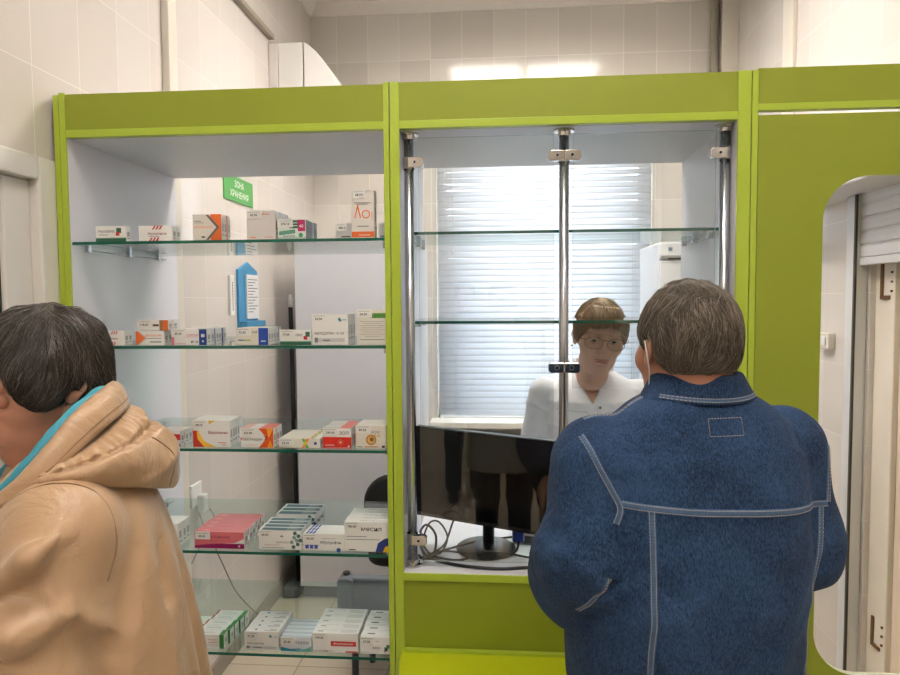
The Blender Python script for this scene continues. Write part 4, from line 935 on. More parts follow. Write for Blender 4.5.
def strand_mat(name, c1, c2, c3):
    m = mat(name, c2, .45); nt = m.node_tree; b = nt.nodes['Principled BSDF']; g = nt.nodes.new('ShaderNodeNewGeometry'); r = nt.nodes.new('ShaderNodeValToRGB')
    e = r.color_ramp.elements; e[0].color = lin(c1); e[1].color = lin(c3); k = r.color_ramp.elements.new(.68); k.color = lin(c2)
    nt.links.new(g.outputs['Random Per Island'], r.inputs[0]); nt.links.new(r.outputs[0], b.inputs['Base Color']); return m
SKIN1 = mat('skin_warm', (196, 140, 116), .5, subsurf=.12, noise=(14, .10), bump=(240, .12, .0006))
SKIN2 = mat('skin_light', (218, 176, 154), .5, subsurf=.12, noise=(14, .07), bump=(240, .08, .0005))
SKIN3 = mat('skin_ruddy', (186, 132, 108), .5, subsurf=.12, noise=(18, .12), bump=(200, .16, .0007))
def skin_head(M_, lipc):   # lips get their own colour
    return M_
def denim_mat():
    m = mat('denim', (34, 58, 92), .9, spec=.25, sheen=.03); nt = m.node_tree; b = nt.nodes['Principled BSDF']
    tc = nt.nodes.new('ShaderNodeTexCoord')
    n1 = nt.nodes.new('ShaderNodeTexNoise'); n1.inputs['Scale'].default_value = 420; n1.inputs['Detail'].default_value = 3; n1.inputs['Roughness'].default_value = .8
    n2 = nt.nodes.new('ShaderNodeTexNoise'); n2.inputs['Scale'].default_value = 9; n2.inputs['Detail'].default_value = 5
    mp = nt.nodes.new('ShaderNodeMapping'); mp.inputs['Scale'].default_value = (1, 1, .35)
    nt.links.new(tc.outputs['Object'], mp.inputs[0]); nt.links.new(mp.outputs[0], n1.inputs['Vector']); nt.links.new(tc.outputs['Object'], n2.inputs['Vector'])
    ad = nt.nodes.new('ShaderNodeMath'); ad.operation = 'MULTIPLY_ADD'; ad.inputs[1].default_value = .3; 
    nt.links.new(n2.outputs['Fac'], ad.inputs[0]); sc2 = nt.nodes.new('ShaderNodeMath'); sc2.operation = 'MULTIPLY'; sc2.inputs[1].default_value = .85
    nt.links.new(n1.outputs['Fac'], sc2.inputs[0]); nt.links.new(sc2.outputs[0], ad.inputs[2])
    cr = nt.nodes.new('ShaderNodeValToRGB'); cr.color_ramp.elements[0].position = .42; cr.color_ramp.elements[0].color = lin((10, 23, 48))
    cr.color_ramp.elements[1].position = .74; cr.color_ramp.elements[1].color = lin((54, 84, 124))
    nt.links.new(ad.outputs[0], cr.inputs[0]); nt.links.new(cr.outputs[0], b.inputs['Base Color'])
    bp = nt.nodes.new('ShaderNodeBump'); bp.inputs['Strength'].default_value = .35; bp.inputs['Distance'].default_value = .0012
    n3 = nt.nodes.new('ShaderNodeTexNoise'); n3.inputs['Scale'].default_value = 16; n3.inputs['Detail'].default_value = 4; n3.inputs['Distortion'].default_value = 1.2
    nt.links.new(tc.outputs['Object'], n3.inputs['Vector']); b3 = nt.nodes.new('ShaderNodeBump'); b3.inputs['Strength'].default_value = .55; b3.inputs['Distance'].default_value = .012
    nt.links.new(n3.outputs['Fac'], b3.inputs['Height']); nt.links.new(b3.outputs[0], bp.inputs['Normal'])
    nt.links.new(n1.outputs['Fac'], bp.inputs['Height']); nt.links.new(bp.outputs[0], b.inputs['Normal'])
    return m
M_denim = denim_mat()
M_denim_seam = mat('denim_seam', (70, 98, 132), .85, noise=(150, .35), bump=(300, .4, .001))
M_thread = mat('tan_thread', (168, 156, 150), .7)
M_trous = mat('dark_trousers', (26, 27, 32), .8, bump=(200, .2, .001))
M_shoe = mat('black_leather', (18, 17, 17), .35)

def legs_parts(parent, hipz, spread, y0, r0, m, shoe, hem=.06, toe=.0, part_name='trousers'):
    def f(P):
        d = ell(P, (0, y0, hipz), (spread + r0 * .95, r0 * 1.35, .13))
        for s in (-1, 1):
            d = smin(d, chain(P, [(s * spread, y0, hipz - .04), (s * (spread + .005), y0 + .015, hipz * .53), (s * (spread + .01), y0 - .01, hem + .05)], [r0, r0 * .74, r0 * .66], .03), .03)
        d = d + .0035 * vnoise(P[0] * 22, P[1] * 22, P[2] * 9)
        return smax(d, hem - P[2], .004)
    part(part_name, f, (-.32, -.28, hem - .02), (.32, .32, hipz + .15), .009, m, parent)
    for s in (-1, 1):
        def g(P, s=s):
            q = (P[0] - s * (spread + .012) - s * .25 * (P[1] - y0) * .3, P[1] - y0, P[2])
            d = ell(q, (0, .05, .035), (.046, .145, .045)); d = smin(d, cone(q, (0, -.045, .05), (0, -.04, .10), .042, .042), .02)
            return smax(d, .004 - P[2], .004)
        part('shoe', g, (s * .13 - .13, y0 - .16, -.01), (s * .13 + .13, y0 + .27, .17), .006, shoe, parent)

# ================================================================= the man in the denim jacket
man = thing('person', 'man in a blue denim jacket with short grey hair, seen from behind at the counter', 'person', (.335, 1.22, 0), math.radians(15))
Tsec = [(.88, 0, .03, .205, .15), (.98, 0, .03, .208, .162), (1.08, 0, .02, .208, .165), (1.18, 0, .01, .208, .155), (1.26, 0, 0, .205, .14), (1.33, 0, -.005, .20, .122), (1.375, 0, -.012, .175, .10), (1.41, 0, -.018, .135, .085), (1.44, 0, -.02, .085, .07)]
LS, LE, LH = (-.178, 0, 1.32), (-.222, -.005, 1.11), (-.13, .24, 1.01)
RS_, RE, RH = (.180, 0, 1.325), (.236, .02, 1.13), (.14, .25, 1.01)
def man_jacket(P):
    x, y, z = P
    d = loft(P, Tsec, 2.4)
    fold = .006 * ridge(x * 7 + z * 3, y * 4, z * 16 - x * 9) * np.clip((1.3 - z) * 6, 0, 1)
    L = chain(P, [LS, (-.196, .0, 1.15), (-.190, .055, 1.085), LH], [.079, .075, .064, .052], .05); R = chain(P, [RS_, (.212, .01, 1.16), (.204, .07, 1.09), RH], [.079, .076, .068, .054], .05)
    aw = ridge(z * 17 + y * 7 + x * 5, x * 6, y * 8) * .0055 * np.clip((1.30 - z) * 7, 0, 1)
    cw = (crease(z * 11 + x * 14, y * 6, x * 5 + z * 4, 3) * .016 + crease(z * 24 - x * 12, y * 9, x * 7, 3) * .007) * np.clip((1.27 - z) * 6, 0, 1)
    L = L - .5 * aw - cw; R = R - .5 * aw - cw
    # deep creases inside the elbow and toward the armpit
    for a, b in (((-.135, -.085, 1.20), (-.19, -.085, 1.135)), ((-.15, -.08, 1.15), (-.22, -.085, 1.105)), ((-.17, -.06, 1.09), (-.235, -.07, 1.075))):
        L = smax(L, -cone(P, a, b, .012, .004), .02)
    d = d - .006 * crease(x * 5 + z * 5, y * 3, z * 9 - x * 7) * np.clip((1.24 - z) * 6, 0, 1) * np.clip(.25 + np.abs(x) * 5, 0, 1)
    d = d - .010 * crease(x * 6 - z * 4, y * 3, z * 5 + x * 4, 3) * np.clip((1.22 - z) * 6, 0, 1)
    d = smax(d, -chain(P, [(-.165, -.115, 1.262), (-.175, -.11, 1.20), (-.188, -.10, 1.13), (-.19, -.09, 1.05)], [.003, .013, .014, .004], .01), .012)
    d = smin(d - .35 * fold, smin(L, R, .005), .012)
    d = d - .0022 * vnoise(x * 30, y * 30, z * 22)
    # cuffs are open ends
    for H, E in ((LH, LE), (RH, RE)):
        n = (Vector(H) - Vector(E)).normalized(); pl = (x - H[0]) * n[0] + (y - H[1]) * n[1] + (z - H[2]) * n[2]
        near = np.sqrt((x - H[0]) ** 2 + (y - H[1]) ** 2 + (z - H[2]) ** 2) - .16
        d = np.maximum(d, np.where(near < 0, pl, -1))
    return smax(d, .885 - z, .006)
jk = part('jacket', man_jacket, (-.38, -.24, .86), (.40, .38, 1.47), .0048, M_denim, man, blur=2)
jb = bvh_of(jk.data)
# collar: a stand and a turned-down fall
def collar(P):
    x, y, z = P; zz = z - .22 * (-(y + .02)) * 1.0 * 0
    top = 1.473 - .10 * np.clip(y + .02, 0, 1) * 2; rx = .073 + (top - z) * .55; ry = .066 + (top - z) * .42
    rr = np.sqrt((x / rx) ** 2 + ((y + .016) / ry) ** 2); d = np.abs(rr - 1) * ry - .0042
    d = smax(d, z - top, .004); d = smax(d, (top - .047) - z, .004)
    return smax(d, (y - .062) - .0, .004)
cl = part('collar', collar, (-.13, -.13, 1.38), (.13, .10, 1.49), .0026, M_denim, man)
cb = bvh_of(cl.data)
B = Vector((0, 1, 0))
seam('yoke_seam', jb, [(-.172, 0, 1.268), (0, 0, 1.257), (.12, 0, 1.248), (.222, 0, 1.240)], M_denim_seam, man, .0125, direction=B, thread=M_thread, h=.0016)
seam('back_seam', jb, [(-.133, 0, 1.262), (-.134, 0, 1.1), (-.131, 0, .89)], M_denim_seam, man, .0115, direction=B, thread=M_thread, h=.0016)
seam('back_seam', jb, [(.206, 0, 1.236), (.200, 0, 1.19), (.178, 0, 1.08), (.163, 0, .89)], M_denim_seam, man, .0115, direction=B, thread=M_thread, h=.0016)
seam('armhole_seam', jb, [(-.222, 0, 1.372), (-.206, 0, 1.33), (-.186, 0, 1.29), (-.174, 0, 1.262), (-.180, 0, 1.235)], M_denim_seam, man, .0115, direction=B, thread=M_thread, h=.0016)
seam('armhole_seam', jb, [(.232, 0, 1.34), (.228, 0, 1.30), (.224, 0, 1.242)], M_denim_seam, man, .0115, direction=B, thread=M_thread, h=.0016)
seam('sleeve_seam', jb, [(-.195, 0, 1.15), (-.215, 0, 1.11), (-.232, 0, 1.08)], M_denim_seam, man, .010, direction=B, thread=M_thread, h=.0014)
seam('collar_seam', cb, [(-.088, 0, 1.437), (-.04, 0, 1.434), (0, 0, 1.433), (.04, 0, 1.434), (.088, 0, 1.437)], M_denim_seam, man, .008, direction=B, thread=M_thread, h=.0012)
seam('shoulder_seam', jb, [(-.10, -.015, 1.44), (-.15, -.01, 1.43), (-.205, -.005, 1.42)], M_denim_seam, man, .010, direction=Vector((0, 0, -1)), thread=M_thread, h=.0014)
bm = bmesh.new()      # the stitched outline of the label patch under the collar
for a, b in (((-.03, 1.405), (.03, 1.405)), ((.03, 1.405), (.03, 1.377)), ((.03, 1.377), (-.03, 1.377)), ((-.03, 1.377), (-.03, 1.405))):
    for k in range(12):
        q = [Vector((a[0] + (b[0] - a[0]) * t, 0, a[1] + (b[1] - a[1]) * t)) for t in ((k + .15) / 12, (k + .75) / 12)]
        h = [jb.ray_cast(v - B, B)[0] for v in q]
        if h[0] and h[1]: tube(bm, [h[0] - B * .0008, h[1] - B * .0008], .0007, 4)
obj('patch_stitching', bm, M_thread, man)
def man_shape(P, c, R, **k):
    q = [P[i] - c[i] for i in range(3)]; q = [sum(R[j][i] * q[j] for j in range(3)) for i in range(3)]; return q
# head turned to the left
hc = np.array((-.016, -.004, 1.514)); HR = rotm('Z', 3) @ rotm('X', -3)
def mhead(P):
    q = man_shape(P, hc, HR); return head_field([v / .95 for v in q], jaw=1.08, fat=.0, neckr=.060, nose=1.1) * .95
def mbody(P):
    d = loft(P, [(z, cx, cy, rx - .02, ry - .02) for z, cx, cy, rx, ry in Tsec], 2.3)
    d = smin(d, chain(P, [LS, (-.190, .01, 1.15), (-.180, .065, 1.095), LH], [.05, .042, .036, .03], .03), .02); d = smin(d, chain(P, [RS_, (.205, .02, 1.16), (.195, .08, 1.10), RH], [.05, .042, .036, .03], .03), .02)
    return smin(d, cone(P, (0, -.02, 1.40), (0, -.02, 1.46), .062, .06), .02)
mh = hand_mat((LH[0] + .005, LH[1] + .012, LH[2] - .002), (.25, .9, -.30), (0, .3, 1), 1, 1.05)
mh2 = hand_mat((RH[0] - .005, RH[1] + .012, RH[2] - .002), (-.25, .9, -.30), (0, .3, 1), -1, 1.05)
prt = [outward(*mesh_sdf(mhead, (-.15, -.16, 1.34), (.15, .17, 1.67), .0028)), outward(*mesh_sdf(mbody, (-.34, -.2, .86), (.36, .36, 1.48), .011)),
       outward(*mesh_sdf(lambda P: hand_field(P, mh, .55, 1.08), (LH[0] - .15, LH[1] - .08, LH[2] - .17), (LH[0] + .17, LH[1] + .24, LH[2] + .1), .003)),
       outward(*mesh_sdf(lambda P: hand_field(P, mh2, .55, 1.08), (RH[0] - .17, RH[1] - .08, RH[2] - .17), (RH[0] + .15, RH[1] + .24, RH[2] + .1), .003))]
p, q = merge(prt); mobj('body', to_mesh(p, q, 'body'), SKIN3, man)
HT = Matrix.Translation(Vector(hc)) @ Matrix([list(r) for r in HR]).to_4x4() @ Matrix.Scale(.95, 4)
eyes(man, HT, 'grey', 0, SKIN3)
def mhair(P):
    q = [v / .95 for v in man_shape(P, hc, HR)]; x, y, z = q; ax = np.abs(x)
    d = ell(q, (0, -.016, .033), (.0795, .101, .089)); d = smin(d, ell(q, (0, -.050, -.012), (.064, .052, .055)), .03)
    d = smax(d, (y - .052 - .25 * (z - .03)), .012)                        # forehead line
    d = smax(d, -(z - (-.040 + .55 * np.clip(y + .045, 0, 1))), .008)      # nape, rising toward the ears
    d = smax(d, -ell((ax, y, z), (.084, .004, -.012), (.022, .026, .038)), .008)   # cut out round the ear
    d = smax(d, -ell((ax, y, z), (.08, .06, -.035), (.03, .05, .05)), .01)
    return (d - .0022 * ridge(x * 45, y * 45, z * 12) - .0018 * vnoise(x * 40, y * 40, z * 25)) * .95
M_hair_g = mat('hair_grey', (82, 73, 63), .6, noise=(60, .35), bump=(500, .6, .002))
M_hair_g2 = strand_mat('hair_grey_strands', (62, 53, 45), (104, 93, 81), (166, 156, 142))
hm = part('hair', mhair, (-.13, -.15, 1.42), (.13, .13, 1.68), .003, M_hair_g, man)
crown = Vector((.01, -.02, 1.66))
def flow_m(p, n):
    d = Vector((p.x - crown.x, p.y - crown.y, 0)); d = d.normalized() * .6 if d.length > .001 else Vector((0, 0, 0)); d += Vector((.12, 0, -.8 if p.z < 1.60 else -.25)); return d
strands('hair_strands', hm.data, 12000, flow_m, M_hair_g2, hm, L=7, step=.0055, r=.00055, lift=.0035, wild=.10, clump=.55)
bm = bmesh.new(); ep = lambda x, y, z: HT @ Vector((x, y, z))
tube(bm, [ep(-.092, -.018, .015), ep(-.090, -.022, -.01), ep(-.082, -.015, -.04), ep(-.075, .0, -.07), ep(-.066, .02, -.09)], .0011, 6, sub=5)
obj('mask_loop', bm, mat('loop_white', (222, 220, 214), .6), man, label='thin white ear loop')
# jeans and shoes
legs_parts(man, .86, .095, .02, .105, M_trous, M_shoe)

# ================================================================= the woman in the beige coat
wom = thing('person', 'grey haired woman in a beige hooded coat and turquoise scarf, looking down at left', 'person', (-.70, 1.01, 0), math.radians(122))
Wsec = [(.70, 0, .0, .245, .215), (.85, 0, -.005, .235, .205), (1.0, 0, -.01, .222, .188), (1.12, 0, -.012, .212, .168), (1.22, 0, -.01, .198, .145), (1.29, 0, -.005, .186, .125), (1.33, 0, .0, .165, .108), (1.355, 0, .004, .135, .09), (1.38, 0, .008, .10, .078), (1.41, 0, .01, .075, .066)]
wLS, wLE, wLH = (-.160, .0, 1.282), (-.198, .055, 1.095), (-.12, .25, 1.02)
wRS, wRE, wRH = (.160, .0, 1.282), (.198, .055, 1.095), (.12, .25, 1.02)
def wcoat(P):
    x, y, z = P; th = np.arctan2(x, -y)
    d = loft(P, Wsec, 2.2)
    drape = (.010 * np.sin(th * 9 + 1.5 * vnoise(th * 2, z * 2, 0) + z * 2.5) + .006 * np.sin(th * 17 + z * 4)) * np.clip((1.30 - z) * 2.6, 0, 1)
    d = d - drape * .8 - .020 * crease(x * 6 + y * 2, y * 5, z * 1.8, 4) * np.clip((1.32 - z) * 4, 0, 1)
    aw = np.clip((1.34 - z) * 7, 0, 1)
    wr = lambda s: (.017 * crease(z * 7 - y * 8, y * 3 + s, x * 4 + z * 5, 4) + .004 * ridge(z * 10 - y * 9 * 1.2, y * 4 + s, x * 5 + z * 4) + .0045 * ridge(z * 22 + y * 13, s, x * 9)) * aw
    L = chain(P, [wLS, wLE, wLH], [.080, .086, .058], .04) - wr(3.); R = chain(P, [wRS, wRE, wRH], [.080, .086, .058], .04) - wr(8.)
    # big gathered folds from the elbow crease
    for a, b, r in (((-.225, .09, 1.225), (-.272, .03, 1.262), .016), ((-.272, .03, 1.262), (-.275, -.02, 1.30), .010), ((-.255, .09, 1.19), (-.288, .045, 1.165), .020), ((-.288, .045, 1.165), (-.282, .0, 1.18), .012), ((-.26, .12, 1.10), (-.278, .04, 1.09), .014), ((-.27, -.01, 1.21), (-.255, -.035, 1.14), .012)):
        L = smax(L, -cone(P, a, b, r, r * .5), .018)
    L = smin(L, chain(P, [(-.245, .075, 1.245), (-.268, .03, 1.287), (-.265, -.02, 1.32)], [.008, .014, .003], .02), .035)
    L = smin(L, chain(P, [(-.25, .1, 1.215), (-.275, .05, 1.195), (-.27, -.01, 1.205)], [.008, .016, .003], .02), .035)
    for pts in ([(-.105, -.150, 1.30), (-.125, -.135, 1.22), (-.145, -.115, 1.10), (-.15, -.12, .95)], [(-.05, -.165, 1.25), (-.06, -.185, 1.1), (-.07, -.20, .9)], [(.06, -.16, 1.27), (.075, -.185, 1.1), (.09, -.20, .9)]):
        d = smax(d, -chain(P, pts, ([.002, .009, .007, .001] if len(pts) == 4 else [.002, .009, .006]), .02), .03)
    d = smax(d, -cone(P, (0, .0, 1.46), (0, .145, 1.27), .088, .085), .012)
    d = smin(d, smin(L, R, .005), .016)
    d = d - .0015 * vnoise(x * 24, y * 24, z * 24)
    for H, E in ((wLH, wLE), (wRH, wRE)):
        n = (Vector(H) - Vector(E)).normalized(); pl = (x - H[0]) * n[0] + (y - H[1]) * n[1] + (z - H[2]) * n[2]
        near = np.sqrt((x - H[0]) ** 2 + (y - H[1]) ** 2 + (z - H[2]) ** 2) - .15
        d = np.maximum(d, np.where(near < 0, pl, -1))
    return smax(d, .71 - z + .01 * np.sin(th * 5) * 0, .006)
def coat_mat():
    m = mat('beige_coat', (178, 146, 113), .38, spec=.5, sheen=.2); nt = m.node_tree; b = nt.nodes['Principled BSDF']
    tc = nt.nodes.new('ShaderNodeTexCoord'); n = nt.nodes.new('ShaderNodeTexNoise'); n.inputs['Scale'].default_value = 14; n.inputs['Detail'].default_value = 5; n.inputs['Distortion'].default_value = 1.0
    bp = nt.nodes.new('ShaderNodeBump'); bp.inputs['Strength'].default_value = .6; bp.inputs['Distance'].default_value = .012
    nt.links.new(tc.outputs['Object'], n.inputs['Vector']); nt.links.new(n.outputs['Fac'], bp.inputs['Height']); nt.links.new(bp.outputs[0], b.inputs['Normal']); return m
M_coat = coat_mat()
ct = part('coat', wcoat, (-.34, -.29, .68), (.34, .36, 1.45), .005, M_coat, wom, blur=2)
wb = bvh_of(ct.data)
# hood lying on the back: inner facing, gathered rim, then the bag that hangs to a point
HT_ = [0, 40, 70, 90, 106]
HP = [((.078, .084, .105, .135, .150), (1.435, 1.425, 1.398, 1.372, 1.350)), ((.098, .108, .130, .150, .155), (1.432, 1.420, 1.397, 1.378, 1.356)),
      ((.116, .132, .158, .170, .160), (1.420, 1.404, 1.388, 1.374, 1.356)), ((.121, .136, .160, .171, .160), (1.404, 1.390, 1.378, 1.368, 1.353)),
      ((.146, .154, .174, .178, .162), (1.396, 1.386, 1.376, 1.366, 1.352)), ((.166, .167, .181, .180, .162), (1.352, 1.358, 1.362, 1.358, 1.348)),
      ((.163, .160, .174, .174, .158), (1.290, 1.318, 1.342, 1.350, 1.343)), ((.148, .150, .165, .166, .15), (1.283, 1.312, 1.336, 1.345, 1.339)), ((.115, .12, .135, .145, .14), (1.30, 1.32, 1.336, 1.342, 1.337))]
bm = bmesh.new(); NT = 150; grid = []
for i in range(NT + 1):
    th = -106 + 212 * i / NT; at_ = abs(th); c = []
    for k, (rs, zs) in enumerate(HP):
        r_ = np.interp(at_, HT_, rs); z_ = np.interp(at_, HT_, zs)
        if k in (2, 3): g = math.sin(math.radians(th) * 62 + 2 * math.sin(th * .3)) * (.0024 if k == 2 else -.0022) * (1 if at_ < 96 else .2); r_ += g; z_ += g * .8
        c.append(Vector((r_, 0, z_)))
    c = spline(c, 7); a = math.radians(th); rowv = []
    for k, v in enumerate(c):
        x, y, z = v.x * math.sin(a), -v.x * math.cos(a), v.z; t = k / (len(c) - 1)
        cr_ = float(crease(np.float64(x * 9 + z * 7), np.float64(y * 8 + 3), np.float64(z * 9 - x * 6 + 2), 3)) * .012 - .004
        n_ = float(vnoise(np.float64(x * 26), np.float64(y * 22), np.float64(z * 30))) * .0022
        pull = math.exp(-((t - .30) / .10) ** 2) * math.sin(math.radians(th) * 62) * .0022
        w_ = math.sin(PI * min(1, t * 1.1)) * (1 if at_ < 98 else .3)
        q = (cr_ + n_) * w_ + pull; f = 1 + q / max(.05, math.hypot(x, y)); rowv.append(bm.verts.new((x * f, y * f, z + q * .5)))
    grid.append(rowv)
for i in range(NT):
    for k in range(len(grid[0]) - 1): bm.faces.new((grid[i][k], grid[i + 1][k], grid[i + 1][k + 1], grid[i][k + 1])).smooth = True
    bm.faces.new((grid[i][-1], grid[i + 1][-1], grid[i + 1][0], grid[i][0]))
bm.faces.new(grid[0]); bm.faces.new(grid[-1][::-1])
hd = obj('hood', bm, M_coat, wom)
CI = [(0, -.070, 1.470), (-.045, -.062, 1.468), (-.085, -.040, 1.455), (-.120, -.012, 1.432), (-.145, .015, 1.400), (-.150, .045, 1.366), (-.135, .075, 1.335), (-.10, .115, 1.29), (-.06, .15, 1.245)]
CO = [(0, -.096, 1.430), (-.056, -.088, 1.428), (-.102, -.066, 1.418), (-.140, -.028, 1.390), (-.162, .006, 1.360), (-.168, .034, 1.340), (-.155, .072, 1.322), (-.128, .118, 1.277), (-.09, .155, 1.235)]
mirror = lambda L: [(-x, y, z) for x, y, z in L[:0:-1]] + L
A_, B_ = spline(mirror(CI), 8), spline(mirror(CO), 8)
bm = bmesh.new(); rows = []
for i, (a, b) in enumerate(zip(A_, B_)):
    out = Vector((a.x + b.x, a.y + b.y, 0)).normalized() * .45 + Vector((0, 0, .9)); r_ = []
    for t in [k / 8 for k in range(9)]:
        pt = a.lerp(b, t) + out * (.011 * math.sin(PI * min(1, t * .85 + .12)) + .0012 * float(vnoise(np.float64(i * .35), np.float64(t * 4), np.float64(1.5)))); r_.append(bm.verts.new(pt))
    rows.append(r_)
for i in range(len(rows) - 1):
    for k in range(8): bm.faces.new((rows[i][k], rows[i + 1][k], rows[i + 1][k + 1], rows[i][k + 1])).smooth = True
wc = obj('coat_collar', bm, M_coat, wom); md = wc.modifiers.new('thickness', 'SOLIDIFY'); md.thickness = .007; md.offset = -1
bm = bmesh.new(); tube(bm, [v + (b - v).normalized() * .004 + Vector((0, 0, .0115)) for v, b in zip(B_, A_)], .0009, 5); obj('collar_seam', bm, mat('coat_seam', (150, 118, 88), .6), wom)
bm = bmesh.new(); L_ = [Vector((v.x * .92, v.y + .010, v.z - .003)) for v in A_]
tube(bm, [v + Vector((0, 0, -.004)) for v in L_], lambda t: .0075 + .0008 * math.sin(t * 90), 14)
for k in (1, 2): tube(bm, [v + Vector((-v.x * .07 * k, .007 * k, -.012 * k - .004)) for v in L_], lambda t: .0085 + .0015 * math.sin(t * 70 + k), 12)
obj('scarf', bm, mat('turquoise_scarf', (62, 150, 170), .7, bump=(120, .4, .002)), wom)
M_cseam = mat('coat_seam', (150, 118, 88), .6)
def line_on(name, bv, pts, m, parent, r=.0011, sub=8, off=.0006):
    bm = bmesh.new(); L = []
    for p in spline(pts, sub):
        h = bv.find_nearest(p)
        if h[0] is not None: L.append(h[0] + (p - h[0]).normalized() * off if (p - h[0]).length > .002 else h[0])
    tube(bm, L, r, 5); return obj(name, bm, m, parent)
line_on('armhole_seam', wb, [(-.143, .083, 1.305), (-.168, .055, 1.332), (-.19, -.002, 1.362), (-.192, -.045, 1.336), (-.205, -.067, 1.287), (-.215, -.08, 1.25), (-.225, -.07, 1.22)], M_cseam, wom)
hb = bvh_of(hd.data)
line_on('hood_seam', hb, [(-.055, -.075, 1.425), (-.085, -.09, 1.41), (-.09, -.105, 1.402)], M_cseam, wom)
line_on('hood_seam', hb, [(-.085, -.125, 1.39), (-.07, -.155, 1.36), (-.055, -.15, 1.30)], M_cseam, wom)
for z in (1.235, 1.08, .93):
    h = wb.ray_cast(Vector((-.05, .5, z)), Vector((0, -1, 0)))
    bm = bmesh.new(); tube(bm, [h[0] - Vector((0, .001, 0)), h[0] + Vector((0, .005, 0))], .009, 14); obj('button', bm, mat('dark_button', (58, 46, 40), .35), wom, bevel=.001)
whc = np.array((.006, .028, 1.476)); WR = rotm('Z', 35) @ rotm('X', -13)
def whead(P):
    q = [v / .96 for v in man_shape(P, whc, WR)]; return head_field(q, jaw=1.08, fat=.007, neckr=.054, nose=1.0) * .96
def wbody(P):
    d = loft(P, [(z, cx, cy, rx - .045, ry - .045) for z, cx, cy, rx, ry in Wsec], 2.2)
    d = smin(d, chain(P, [wLS, wLE, wLH], [.05, .04, .026], .03), .02); d = smin(d, chain(P, [wRS, wRE, wRH], [.05, .04, .026], .03), .02)
    return smin(d, cone(P, (0, .0, 1.38), (0, .0, 1.43), .055, .052), .02)
wh1 = hand_mat((wLH[0] + .004, wLH[1] + .012, wLH[2] - .003), (.35, .9, -.28), (0, .3, 1), 1); wh2 = hand_mat((wRH[0] - .004, wRH[1] + .012, wRH[2] - .003), (-.35, .9, -.28), (0, .3, 1), -1)
prt = [outward(*mesh_sdf(whead, (-.14, -.14, 1.30), (.14, .20, 1.63), .0028)), outward(*mesh_sdf(wbody, (-.34, -.2, .70), (.34, .3, 1.45), .011)),
       outward(*mesh_sdf(lambda P: hand_field(P, wh1, .55, .95), (wLH[0] - .15, wLH[1] - .08, wLH[2] - .17), (wLH[0] + .17, wLH[1] + .24, wLH[2] + .1), .003)),
       outward(*mesh_sdf(lambda P: hand_field(P, wh2, .55, .95), (wRH[0] - .17, wRH[1] - .08, wRH[2] - .17), (wRH[0] + .15, wRH[1] + .24, wRH[2] + .1), .003))]
p, q = merge(prt); mobj('body', to_mesh(p, q, 'body'), SKIN1, wom)
WT = Matrix.Translation(Vector(whc)) @ Matrix([list(r) for r in WR]).to_4x4() @ Matrix.Scale(.96, 4)
eyes(wom, WT, 'brown', .010, SKIN1)
def whair(P):
    q = [v / .96 for v in man_shape(P, whc, WR)]; x, y, z = q; ax = np.abs(x)
    d = ell(q, (0, -.014, .034), (.085, .104, .091)); d = smin(d, ell(q, (0, -.040, -.025), (.076, .064, .070)), .025)
    d = smin(d, ell((ax, y, z), (.066, .035, .02), (.022, .05, .045)), .02)
    d = smax(d, -ell(q, (0, .125, -.040), (.090, .100, .094)), .010)                # face opening
    d = smax(d, -ell(q, (0, .05, -.09), (.12, .075, .05)), .014)
    d = smax(d, -(z + .078 - .5 * np.clip(y + .02, 0, 1)), .012)
    d = smax(d, -ell((ax, y, z), (.086, .004, -.026), (.016, .016, .022)), .008)    # lobe of the ear shows
    return d - .003 * ridge(x * 30 + z * 20, y * 32 + z * 18, z * 8) - .002 * vnoise(x * 60, y * 60, z * 20)
M_hair_w = mat('hair_brown_grey', (54, 47, 42), .5, noise=(50, .35), bump=(400, .6, .002))
M_hair_w2 = strand_mat('hair_brown_grey_strands', (28, 23, 20), (58, 49, 43), (128, 118, 108))
whm = part('hair', whair, (-.13, -.15, 1.36), (.13, .18, 1.63), .003, M_hair_w, wom)
wcr = WT @ Vector((0, -.03, .13))
def flow_w(p, n):
    q = p - wcr; d = Vector((q.x, q.y, 0)); d = d.normalized() if d.length > .001 else Vector((0, 1, 0)); d = d * .7 + Vector((0, .25 if q.y > -.02 else -.1, 0))
    return d + Vector((0, 0, -.85 if p.z < 1.57 else -.35))
strands('hair_strands', whm.data, 6500, flow_w, M_hair_w2, whm, L=11, step=.0065, r=.0006, lift=.0035, wild=.18, seed=5)
bm = bmesh.new()
for s in (-1, 1): tube(bm, [WT @ Vector((s * .014, .089, .022)), WT @ Vector((s * .032, .088, .027)), WT @ Vector((s * .048, .076, .022))], [.0016, .0022, .001], 6, sub=4)
obj('eyebrows', bm, M_hair_w, wom)
legs_parts(wom, .80, .085, .0, .095, M_trous, mat('brown_leather', (74, 48, 34), .4))

